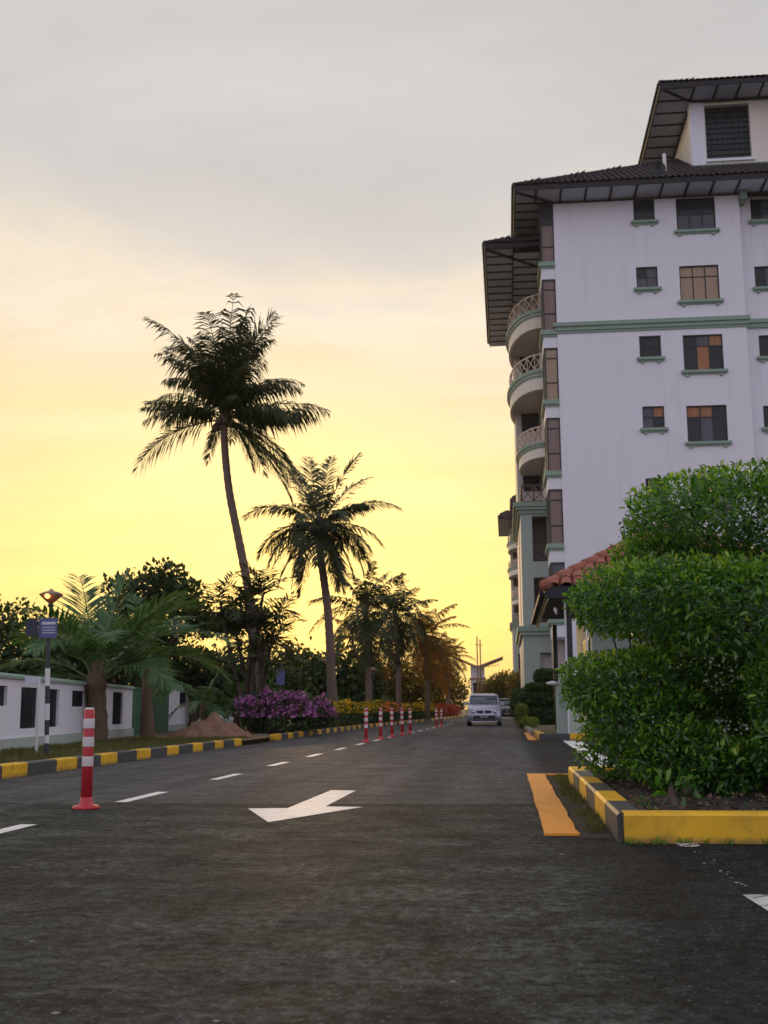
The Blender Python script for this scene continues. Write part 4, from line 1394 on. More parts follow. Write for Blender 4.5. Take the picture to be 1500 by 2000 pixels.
tree('broadleaf_tree', 'rounded dark tree directly behind the purple bougainvillea', (-12.4, 64, 0), [B(-13.4, 64, 2.3, 1.6, 1.5, 1.4), B(-12.2, 64.5, 3.0, 1.5, 1.5, 1.35), B(-11.0, 64, 2.6, 1.5, 1.5, 1.4)], 5500, .27, 'tree_leaf', 106, .2, TG)
tree('broadleaf_tree', 'dark tree mass between the second and third coconut palms', (-9.2, 63, 0), [B(-10.0, 63, 2.2, 1.5, 1.4, 1.5), B(-8.8, 63.5, 2.4, 1.5, 1.4, 1.6), B(-7.9, 63, 2.0, 1.3, 1.3, 1.4)], 5500, .27, 'tree_leaf', 107, .2, TG)
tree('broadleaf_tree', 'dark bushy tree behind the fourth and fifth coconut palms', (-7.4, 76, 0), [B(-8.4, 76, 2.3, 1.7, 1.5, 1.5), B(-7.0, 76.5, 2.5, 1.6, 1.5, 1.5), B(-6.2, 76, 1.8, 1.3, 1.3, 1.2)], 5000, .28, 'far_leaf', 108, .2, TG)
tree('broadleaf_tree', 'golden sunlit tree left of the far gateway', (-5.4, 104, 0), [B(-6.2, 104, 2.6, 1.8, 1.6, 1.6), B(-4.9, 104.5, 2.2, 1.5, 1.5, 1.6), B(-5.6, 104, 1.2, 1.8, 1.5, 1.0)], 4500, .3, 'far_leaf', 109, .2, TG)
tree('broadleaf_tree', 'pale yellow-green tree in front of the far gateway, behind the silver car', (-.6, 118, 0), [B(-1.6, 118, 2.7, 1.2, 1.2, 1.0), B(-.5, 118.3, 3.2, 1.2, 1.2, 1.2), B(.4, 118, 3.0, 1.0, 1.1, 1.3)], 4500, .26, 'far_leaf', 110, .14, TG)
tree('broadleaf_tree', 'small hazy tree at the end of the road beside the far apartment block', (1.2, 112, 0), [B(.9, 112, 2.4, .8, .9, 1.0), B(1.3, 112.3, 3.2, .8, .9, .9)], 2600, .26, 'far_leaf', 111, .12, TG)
for i, (x, y, rx, rz) in enumerate(((-17.5, 60, 3.4, 1.5), (-22, 70, 5, 3.2), (-15, 85, 4, 2.6), (-10.5, 92, 3.5, 2.4), (-19.5, 50, 3, 2.0))):
    tree('background_tree', ['dark round tree far behind the left boundary wall', 'large dark tree furthest left in the background', 'distant dark tree behind the palm row', 'distant tree low behind the flowering hedge', 'low dark tree behind the wall at the left edge'][i],
         (x, y, 0), [B(x - rx * .5, y, rz * .75, rx * .65, 2, rz * .7), B(x + rx * .4, y, rz * .7, rx * .65, 2, rz * .75), B(x, y + .5, rz * 1.05, rx * .6, 2, rz * .6)], 4200, .34, 'tree_leaf', 120 + i, .22, TG)


def shrub(name, label, base, blobs, parts, cat, seed, group=None, stems=5, stem_m='bark_dark'):
    """parts: list of (part name, n, size, material, depth, lump, template, zmin)"""
    r = np.random.default_rng(seed)
    t = wthing(name, label, cat, base, group)
    mb = MB()
    for k in range(stems):
        b = blobs[k % len(blobs)]
        c = Vector(b[0]) + Vector((r.uniform(-.3, .3) * b[1][0], r.uniform(-.3, .3) * b[1][1], 0))
        MB().tube([(base[0] + r.uniform(-.1, .1), base[1] + r.uniform(-.1, .1), base[2] - .05), c.lerp(Vector(base), .5), c], [.04, .03, .012], 6).obj('stem', stem_m, t)
    for pn, n, size, m, depth, lump, tm, zm in parts:
        foliage(pn, t, blobs, n, size, m, r, depth, lump, tm, .6, 'stuff', zm)
    return t


shrub('bougainvillea', 'purple bougainvillea bush behind the black and yellow kerb', (-6.55, 32.3, .1),
      [B(-6.95, 32.0, .74, .55, .6, .42), B(-6.45, 32.3, .86, .50, .7, .42), B(-6.0, 32.8, .76, .50, .9, .42), B(-5.5, 33.6, .62, .45, 1.2, .42), B(-6.3, 32.4, .4, .95, 1.0, .42), B(-6.7, 31.9, 1.12, .22, .25, .16), B(-6.1, 32.6, 1.14, .28, .3, .13), B(-5.35, 33.4, .92, .24, .4, .15), B(-7.25, 32.0, .95, .2, .3, .16)],
      [('leaves', 5200, .10, 'tree_leaf', .5, .12, CARD, None), ('flowers', 4600, .075, 'purple', .30, .26, BRACT, .55)], 'bush', 130)
hedges = [(36.2, 43.0, 'dark green clipped hedge with yellow flowers, next to the bougainvillea', 'yellow_flower', 1500, .10),
          (43.0, 53.0, 'yellow flowering stretch of hedge behind the row of red bollards', 'yellow_flower', 3000, .09),
          (53.0, 62.0, 'orange flowering stretch of hedge in the middle of the row', 'orange_flower', 3600, .10),
          (62.0, 80.0, 'far yellow flowering stretch of hedge below the sunlit palms', 'yellow_flower', 4200, .11)]
for i, (a, b, lab, fm, nf, fs) in enumerate(hedges):
    k = max(2, round((b - a) / 2.2))
    bl = []
    for q in range(k):
        yy = a + (b - a) * (q + .5) / k
        bl.append(B(KL(yy) - .72 + random.uniform(-.1, .1), yy, .50, .55, (b - a) / k * .62, .50 + random.uniform(-.06, .08), 3.0))
    shrub('flower_hedge', lab, (KL((a + b) / 2) - .75, (a + b) / 2, .1), bl,
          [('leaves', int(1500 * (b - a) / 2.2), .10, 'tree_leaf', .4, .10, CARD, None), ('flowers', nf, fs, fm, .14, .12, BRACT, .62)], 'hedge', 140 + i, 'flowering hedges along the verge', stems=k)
shrub('red_shrub', 'dark red leafy shrub at the far end of the flowering hedge', (-4.9, 93, .1), [B(-5.0, 92, .6, .9, 2.5, .55), B(-4.6, 96, .55, .8, 2.2, .5)], [('leaves', 2600, .14, 'red_leaf', .5, .14, CARD, None)], 'bush', 150)
for i, (x, y, h, lab) in enumerate(((-6.9, 38.5, 1.0, 'spiky green plant left of the second palm trunk'), (-7.0, 46.5, 1.1, 'spiky green plant behind the yellow hedge'), (-7.4, 40.5, 1.1, 'spiky green plant beside the small blue sign'), (-6.2, 56, 1.2, 'spiky green plant behind the orange hedge'))):
    r = np.random.default_rng(160 + i)
    t = wthing('spiky_plant', lab, 'plant', (x, y, .1), 'spiky plants behind the hedge')
    for k in range(12):
        place('frond', frond_mesh(r.uniform(.9, 1.3), k * 2.4, R(r.uniform(40, 85)), R(r.uniform(30, 70)), r, 12, .35, .2, (0, 0, 0), 'young_palm', 0, .06), t, Matrix.Translation((x, y, .1 + h * .35)))

# ---- stepped topiary and round shrubs at the right edge of the road
shrub('topiary', 'dark green topiary clipped into stacked tiers with a ball on top, beside the grey pier', (1.35, 48, .09),
      [B(1.25, 48, .45, .88, .8, .42, 3.5), B(1.30, 48, 1.12, .84, .75, .27, 3.5), B(1.42, 48, 1.57, .66, .65, .19, 3.0), B(1.58, 48, 2.02, .46, .46, .31, 2.2)],
      [('leaves', 24000, .085, 'topiary_leaf', .25, .03, CARD, None)], 'bush', 170, stems=4)
shrub('round_shrub', 'small yellow-green ball shrub at the road edge, left of the tiered topiary', (.62, 46.5, .09), [B(.55, 46.5, .62, .24, .24, .34), B(.6, 46.5, .25, .2, .2, .2)], [('leaves', 1700, .06, 'lime_leaf', .3, .06, CARD, None)], 'bush', 171)
shrub('round_shrub', 'dark ball shrub further along the road edge behind the topiary', (.75, 56, .09), [B(.70, 56, .95, .55, .55, .75)], [('leaves', 4200, .09, 'topiary_leaf', .3, .05, CARD, None)], 'bush', 172)
r_ = np.random.default_rng(173)
for i, (x, y, m_) in enumerate(((.72, 44.2, 'lime_leaf'), (.80, 42.6, 'topiary_leaf'), (.86, 41.2, 'lime_leaf'), (.70, 50, 'red_leaf'), (.75, 52.5, 'lime_leaf'))):
    shrub('low_plant', ['low pale plant at the kerb below the ball shrub', 'low dark plant at the kerb, nearer than the ball shrub', 'low pale plant nearest the second island', 'low reddish plant past the ball shrub', 'low pale plant furthest along the right kerb'][i],
          (x, y, .09), [B(x, y, .24, .22, .4, .17)], [('leaves', 500, .07, m_, .5, .15, CARD, None)], 'plant', 174 + i, 'low plants along the right kerb', stems=2)

# ---- the big clipped bush on the near island
HB = [B(2.10, 9.7, 2.30, 1.06, .90, .38, 2.6), B(3.1, 9.4, 2.32, 1.0, 1.0, .42, 2.6), B(1.26, 9.8, 1.95, .36, .45, .20, 2.2), B(2.0, 9.8, 2.0, .8, .6, .25, 2.2),
      B(1.38, 9.4, 1.60, .82, .95, .27, 3.4), B(2.2, 9.1, 1.47, 1.0, 1.15, .36, 3.4), B(3.2, 9.1, 1.47, .9, 1.1, .38, 2.8),
      B(1.02, 9.7, .95, .56, .80, .25, 2.8), B(1.12, 9.5, .68, .48, .70, .30, 2.3), B(1.26, 9.0, .40, .36, .50, .27, 2.2), B(1.55, 8.75, .32, .28, .35, .20, 2.2), B(1.75, 10.0, 1.05, .72, .75, .40, 2.3),
      B(2.30, 8.35, .75, .62, .55, .62, 2.3), B(3.1, 8.5, .8, .8, .8, .66, 2.3), B(2.6, 9.6, 1.0, .9, .8, .5, 2.2), B(1.5, 10.3, .5, .9, .5, .5, 2.2), B(2.6, 10.4, .5, 1.0, .5, .5, 2.2)]
hr = np.random.default_rng(200)
bush = wthing('clipped_bush', 'large glossy green clipped bush in three tiers on the yellow-kerbed island', 'bush', (1.7, 9.4, .13))
p, nr, dd = scatter(HB, 165000, hr, .46, .06)
k = (p[:, 2] > .15)
p, nr, dd = p[k], nr[k], dd[k]
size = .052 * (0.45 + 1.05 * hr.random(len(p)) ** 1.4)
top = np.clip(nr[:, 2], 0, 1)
tint = np.clip((1 - dd) ** 2 * .45 + .42 * top + .32 * hr.random(len(p)) - .12, 0, 1)  # besides leaf age, paints shade into deep leaves and highlights onto upward ones
fr_ = frames(len(p), nr, .65, hr)
# the leaves nearest the lens stay single objects
dist = np.linalg.norm(p - np.array([0, 0, .75]), axis=1)
facing = -(nr * (p - np.array([0, 0, .75])) / dist[:, None]).sum(1)
score = size / dist * (facing > .05) * (dd < .12)
best = np.argsort(-score)[:300]
mask = np.ones(len(p), bool)
mask[best] = False
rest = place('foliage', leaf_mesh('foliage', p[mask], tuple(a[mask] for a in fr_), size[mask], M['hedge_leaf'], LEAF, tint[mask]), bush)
rest['kind'] = 'stuff'
leaf_variants = []
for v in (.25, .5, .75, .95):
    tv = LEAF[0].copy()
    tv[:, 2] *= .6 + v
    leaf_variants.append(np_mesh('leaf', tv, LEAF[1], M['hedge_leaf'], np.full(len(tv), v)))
for i in best:
    sd, al, up = (a[i] for a in fr_)
    mt = Matrix(((*(sd * size[i]),), (*(al * size[i]),), (*(up * size[i]),))).transposed().to_4x4()
    mt.translation = Vector(p[i])
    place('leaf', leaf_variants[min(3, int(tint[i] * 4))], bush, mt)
for k in range(16):
    b = HB[k % len(HB)]
    c = Vector(b[0]) + Vector((hr.uniform(-.35, .35) * b[1][0], hr.uniform(-.35, .35) * b[1][1], hr.uniform(-.2, .3) * b[1][2]))
    q = Vector((1.75 + hr.uniform(-.45, .45), 9.5 + hr.uniform(-.3, .3), .1))
    mid = q.lerp(c, .5) + Vector((hr.uniform(-.12, .12), hr.uniform(-.12, .12), .05))
    MB().tube([q, mid, c], [.03, .022, .010], 7).obj('branch', 'bark_shade', bush)
for k in range(4):
    x, y_ = hr.uniform(.8, 1.2), hr.uniform(9.0, 10.2)
    MB().tube([(x + hr.uniform(.1, .4), y_, .5), (x + hr.uniform(0, .2), y_, .9), (x, y_, 1.35)], [.012, .01, .006], 5).obj('branch', 'bark_shade', bush)


def blades(name, label, spots, n, h, seed, m='grass', cat='grass'):
    """grass and weeds scattered round spots (x, y, z, radius)"""
    r = np.random.default_rng(seed)
    P, S = [], []
    for x, y, z, ra in spots:
        c = max(3, int(n * ra))
        a = r.normal(size=(c, 2)) * ra * .5
        P.append(np.stack([x + a[:, 0], y + a[:, 1] * 1.5, np.full(c, z)], 1))
    P = np.concatenate(P)
    N = len(P)
    al = np.stack([r.normal(size=N) * .55, r.normal(size=N) * .55, np.ones(N)], 1)
    al /= np.linalg.norm(al, axis=1, keepdims=True)
    sd = np.cross(al, r.normal(size=(N, 3)))
    sd /= np.linalg.norm(sd, axis=1, keepdims=True)
    tm = (np.array([(-.05, 0, 0), (.05, 0, 0), (.04, .55, .05), (-.04, .55, .05), (0, 1, .3)]), [np.array([(0, 1, 2, 3)]), np.array([(3, 2, 4)])])
    o = place(name, leaf_mesh(name, P, (sd, al, np.cross(sd, al)), h * (.4 + .9 * r.random(N)), M[m], tm, r.random(N)))
    return tag(o, label, cat, kind='stuff')


rs = random.Random(4)
blades('weeds', 'weeds growing in the gutter between orange strip and kerb', [(rs.uniform(.50, .60), 6.95 + 6.3 * rs.random(), 0.0, rs.uniform(.03, .09)) for _ in range(75)], 420, .055, 210)
blades('kerb_weeds', 'small weeds sprouting along the foot of the yellow kerb', [(x, 6.775, 0.0, .035) for x in (.66, .72, .80, .84, .95, .98, 1.09, 1.2, 1.42)], 700, .042, 211, 'hedge_leaf', 'weeds')
blades('verge_grass', 'short dry grass on the left verge', [(rs.uniform(-8.6, -5.95), rs.uniform(11, 27), .10, rs.uniform(.2, .5)) for _ in range(260)], 300, .07, 212)
blades('bed_litter', 'small weeds and seedlings on the soil under the clipped bush', [(rs.uniform(.8, 2.6), rs.uniform(7.0, 8.6), .13, rs.uniform(.03, .10)) for _ in range(24)], 400, .04, 213, 'hedge_leaf', 'weeds')
r_ = np.random.default_rng(214)
N = 1500
pp = np.stack([r_.uniform(.78, 3.2, N), r_.uniform(6.98, 11.9, N), np.full(N, .15)], 1)
ff = frames(N, np.tile([0, 0, .05], (N, 1)), .2, r_)
fa = [a.copy() for a in ff]
fa[1][:, 2] *= .25
fa[1] /= np.linalg.norm(fa[1], axis=1, keepdims=True)
tag(place('leaf_litter', leaf_mesh('leaf_litter', pp, tuple(fa), .05 * (.6 + .6 * r_.random(N)), M['husk'], LEAF)), 'brown fallen leaves on the soil under the clipped bush', 'leaf litter', kind='stuff')
N = 900
lx = np.where(r_.random(N) < .55, -5.62 + np.abs(r_.normal(size=N)) * .16, .16 - np.abs(r_.normal(size=N)) * .5)
ly = np.where(lx < -3, r_.uniform(10, 45, N), r_.uniform(4, 27, N))
pp = np.stack([lx, ly, np.full(N, .008)], 1)
fa = [a[:N].copy() for a in frames(N, np.tile([0, 0, .05], (N, 1)), .2, r_)]
fa[1][:, 2] *= .15
fa[1] /= np.linalg.norm(fa[1], axis=1, keepdims=True)
tag(place('road_litter', leaf_mesh('road_litter', pp, tuple(fa), .022 * (.4 + .9 * r_.random(N)), M['husk'], LEAF)), 'dry leaf scraps and grit scattered along the road edges', 'leaf litter', kind='stuff')
for i, (x, y, s) in enumerate(((.60 + .62, 8.3, .10), (1.02, 7.65, .08))):
    rr2 = np.random.default_rng(220 + i)
    shrub('seedling', ['leafy seedling near the front kerb under the clipped bush', 'smaller leafy seedling by the corner of the island kerb'][i], (x, y, .13), [B(x, y, .25, .09, .09, .10)], [('leaves', 26, .07, 'hedge_leaf', .6, .1, LEAF, None)], 'plant', 230 + i, stems=2)


# ================================================================== street things
def bollard(label, x, y, lean=0.0, seed=0):
    t = thing('bollard', label, 'bollard', (x, y, 0), random.uniform(0, 6), 'red and white bollards down the middle of the road')
    t.rotation_euler = (random.uniform(-.012, .012), lean, random.uniform(0, 6))
    h = .765
    MB().lathe([(.105, 0), (.108, .012), (.098, .026), (.060, .034), (.05, .05), (.045, .09)], 24).obj('base', 'red', t, True)
    MB().lathe([(.0445, .05), (.0425, .40), (.041, h - .015), (.034, h), (.001, h + .004)], 20).obj('post', 'red', t, True)
    for z0, z1 in ((.325, .40), (.475, .55), (.615, .69)):
        MB().lathe([(.0440, z0), (.0446, z0 + .003), (.0438, z1 - .003), (.0432, z1)], 20).obj('reflective_band', 'band', t, True)
    MB().lathe([(.0365, h - .012), (.036, h + .004), (.03, h + .010), (.001, h + .011)], 20).obj('cap', 'band', t, True)
    return t


bl = [(-3.27, 8.91, 'nearest and largest red bollard with white bands, standing alone at left'),
      (-3.24, 26.75, 'leftmost and nearest bollard of the middle group of five'), (-3.18, 29.3, 'second bollard of the middle group of five'),
      (-3.10, 31.4, 'third bollard of the middle group of five'), (-3.05, 33.9, 'fourth bollard of the middle group of five'),
      (-3.00, 36.1, 'last and smallest bollard of the middle group of five'), (-2.93, 48.4, 'left bollard of the far pair near the silver car'), (-2.88, 51.2, 'right bollard of the far pair near the silver car')]
for x, y, lab in bl:
    bollard(lab, x, y)

# street-name sign on a banded post
sg = wthing('street_sign', 'blue two-sided street-name sign on a black and white banded post by the left kerb', 'sign', (-6.82, 16.8, .1))
MB().tube([(-6.80, 16.8, .05), (-6.86, 16.8, 2.10)], .034, 12).obj('post', 'pole_black', sg)
for z0, z1 in ((.28, .40), (.62, .86), (1.12, 1.38)):
    f_ = lambda z: -6.80 - .06 * (z - .05) / 2.05
    MB().tube([(f_(z0), 16.8, z0), (f_(z1), 16.8, z1)], .0375, 12).obj('white_band', 'pole_white', sg)
board = MB().box(-6.985, -6.70, 16.745, 16.762, 1.84, 2.13).obj('sign_board', 'sign_blue', sg)
MB().box(-6.94, -6.72, 16.741, 16.7435, 2.035, 2.075).obj('lettering', 'sign_white', board)
for z in (1.985, 1.945, 1.905):
    MB().box(-6.93, -6.73, 16.7415, 16.7435, z, z + .012).obj('lettering', 'sign_white', board)
b2 = MB().box(-7.16, -6.99, 16.70, 16.715, 1.86, 2.12)
b2.obj('sign_board', 'sign_dark', sg)
MB().box(-6.90, -6.83, 16.763, 16.79, 1.95, 2.02).obj('bracket', 'pole_black', sg)
wb = wthing('notice_board', 'small white board on a thin white post in front of the boundary wall', 'sign', (-7.5, 18.1, .1))
MB().bar((-7.5, 18.1, .05), (-7.5, 18.1, 1.3), .035).obj('post', 'pole_white', wb)
MB().box(-7.73, -7.52, 18.07, 18.085, 1.175, 1.295).obj('board', 'sign_white', wb)
s2 = wthing('small_sign', 'small dark blue sign on a post behind the purple bougainvillea', 'sign', (-7.83, 40, .1))
MB().tube([(-7.83, 40, .05), (-7.83, 40, 2.1)], .03, 8).obj('post', 'pole_black', s2)
MB().box(-7.98, -7.69, 39.95, 39.968, 1.60, 2.18).obj('board', 'sign_blue', s2)

# garden lamps: shallow cone shade over a globe on a thin post
glow = bpy.data.materials.new('lit_globe')
glow.use_nodes = True
gT = NT(glow.node_tree)
gT.n.clear()
go = gT.node('ShaderNodeOutputMaterial')
ge = gT.node('ShaderNodeEmission')
ge.inputs[0].default_value = (1.0, 0.55, 0.10, 1)
ge.inputs[1].default_value = 5.0
gT.l.new(ge.outputs[0], go.inputs[0])
M['glow'] = glow
M['bowl_glass'] = leaf_mat('lamp_bowl', [(0.0, (0.60, 0.36, 0.26)), (1.0, (0.66, 0.42, 0.30))], 0.6, 0.3, (1.1, 0.9, 0.7))


def garden_lamp(label, x, y, h, lit):
    t = thing('garden_lamp', label, 'street lamp', (x, y, .1), 0, 'garden lamps along the verge')
    MB().tube([(0, 0, -.05), (0, 0, h - .22)], .035, 10).obj('post', 'pole_black', t)
    MB().lathe([(.05, 0), (.07, .03), (.05, .06), (.04, .10)], 12, (0, 0, h - .27)).obj('collar', 'pole_black', t)
    MB().lathe([(.06, 0), (.12, .05), (.23, .15), (.235, .165), (.22, .165), (.05, .02)], 20, (0, 0, h - .18)).obj('bowl', 'bowl_glass', t, True)
    MB().lathe([(.25, 0), (.255, .012), (.16, .06), (.06, .085), (.02, .13), (.001, .135)], 20, (0, 0, h - .012)).obj('cap', 'lamp_metal', t, True)
    if lit:
        MB().lathe([(.01, -.05), (.045, -.03), (.055, 0), (.045, .03), (.01, .05)], 12, (0, -.20, h - .05)).obj('bulb', 'glow', t, True)
    return t


for x, y, h, lit, lab in ((-9.60, 23.6, 3.1, True, 'lit garden lamp behind the blue street sign'), (-6.80, 44, 2.5, False, 'garden lamp left of the second palm trunk'),
                          (-6.46, 56, 2.55, False, 'garden lamp beside the third palm trunk'), (-5.98, 64, 2.45, False, 'garden lamp right of the third palm'), (-6.3, 80, 2.7, False, 'furthest garden lamp among the sunlit palms')):
    garden_lamp(lab, x, y, h, lit)

# boundary wall: plinth, panels with dark grilles, coping
WA, WD = Vector((-8.29, 18.53, 0)), Vector((-0.1328, 0.9911, 0))
WN = Vector((WD.y, -WD.x, 0))           # towards the road
wf = lambda s, z, d: tuple(WA + WD * s - WN * d + Vector((0, 0, z)))


def wall_run(label, s0, s1, holes, h):
    t = wthing('boundary_wall', label, 'wall', tuple(WA + WD * s0 + Vector((0, 0, .1))), 'boundary walls along the left verge')
    mb = MB()
    holed(mb, s0, s1, .30, h, holes, .06, wf)
    for s in (s0, s1):
        mb.add([wf(s, .3, 0), wf(s, .3, .22), wf(s, h, .22), wf(s, h, 0)], [(0, 1, 2, 3)])
    mb.add([wf(s0, .3, .22), wf(s1, .3, .22), wf(s1, h, .22), wf(s0, h, .22)], [(3, 2, 1, 0)])
    mb.obj('panel', 'wall', t)
    a, b = WA + WD * (s0 - .02), WA + WD * (s1 + .02)
    MB().extrude([(-.27, .0), (.05, .0), (.05, .30), (-.27, .30)], a, b, WN).obj('plinth', 'paleg', t)
    MB().extrude([(-.28, h), (.06, h), (.06, h + .045), (.02, h + .08), (-.24, h + .08), (-.28, h + .045)], a, b, WN).obj('coping', 'green', t)
    for a, b, c, d in holes:
        g = MB().add([wf(a, c, .055), wf(b, c, .055), wf(b, d, .055), wf(a, d, .055)], [(0, 1, 2, 3)]).obj('grille', 'glass_dark', t)
        n = max(2, int((b - a) / .14))
        for q in range(1, n):
            s = a + (b - a) * q / n
            MB().bar(wf(s, c, .035), wf(s, d, .035), .018).obj('grille_bar', 'frame', g)
    return t


wall_run('white boundary wall with dark grille openings and green plinth, left of the green gate', -6.0, 11.44,
         [(-5.2, -4.0, .45, 1.17), (-3.4, -2.2, .45, 1.17), (-1.0, .24, .84, 1.17), (1.06, 2.23, .45, 1.17), (2.77, 3.74, .45, 1.17), (4.79, 5.95, .84, 1.17), (6.6, 7.6, .84, 1.2), (8.93, 10.2, .42, 1.2)], 1.30)
wall_run('white boundary wall beyond the green gate, half hidden by small palms', 18.19, 42.0,
         [(19.9, 21.6, .95, 1.35), (23.4, 25.5, .42, 1.35), (28.4, 30.4, .42, 1.35), (33, 35, .42, 1.35), (37, 39, .42, 1.35)], 1.50)
gate = wthing('gate', 'green sheet-metal gate between two white wall sections', 'gate', tuple(WA + WD * 11.6 + Vector((0, 0, .1))))
for k in range(6):
    a, b = 11.55 + 6.5 * k / 6, 11.55 + 6.5 * (k + 1) / 6 - .03
    MB().extrude([(-.10, .08), (-.06, .08), (-.06, 1.34), (-.10, 1.34)], WA + WD * a, WA + WD * b, WN).obj('gate_panel', 'gate_green', gate)
MB().extrude([(-.13, .55), (-.05, .55), (-.05, .62), (-.13, .62)], WA + WD * 11.5, WA + WD * 18.1, WN).obj('gate_rail', 'gate_green', gate)
MB().extrude([(-.13, 1.30), (-.04, 1.30), (-.04, 1.38), (-.13, 1.38)], WA + WD * 11.5, WA + WD * 18.1, WN).obj('gate_rail', 'gate_green', gate)

# heap of reddish sand
n = 46
X, Y = np.meshgrid(np.linspace(-1.25, 1.35, n), np.linspace(-1.0, 1.0, n))
rad = np.sqrt((X / 1.0) ** 2 + (Y / .85) ** 2)
Z = np.maximum(0, .52 * (1 - rad) + .06 * np.sin(X * 12) * np.sin(Y * 10 + 2) * (rad < 1.1) + .05 * np.sin(X * 5 + 1) * np.cos(Y * 6)) + .12 * np.exp(-((X - .75) ** 2 + (Y + .1) ** 2) / .08)
Z += rng.normal(size=Z.shape) * .030 * (Z > .03) + .05 * np.maximum(0, 1.2 - rad) * np.sin(X * 11 + Y * 4) * .5
Z = np.where(rad > 1.25, -.02, Z)
I = np.arange(n * n).reshape(n, n)
sandp = place('sand_heap', np_mesh('sand_heap', np.stack([X.ravel() - 7.25, Y.ravel() + 28.1, Z.ravel() + .10], 1),
              [np.stack([I[:-1, :-1].ravel(), I[:-1, 1:].ravel(), I[1:, 1:].ravel(), I[1:, :-1].ravel()], 1)], M['sand'], smooth=True))
tag(sandp, 'heap of reddish sand on the left verge at the break in the kerb', 'sand heap')


# ---- cars
def loft(sections, m, name, parent, smooth=True, close=True):
    """sections: list of rings of equal length"""
    n = len(sections[0])
    V = [p for s in sections for p in s]
    Fs = []
    for i in range(len(sections) - 1):
        for k in range(n):
            A, B_ = i * n + k, i * n + (k + 1) % n
            Fs.append((A, B_, B_ + n, A + n))
    if close:
        Fs.append(tuple(range(n))[::-1])
        Fs.append(tuple((len(sections) - 1) * n + k for k in range(n)))
    return MB().add(V, Fs).obj(name, m, parent, smooth)


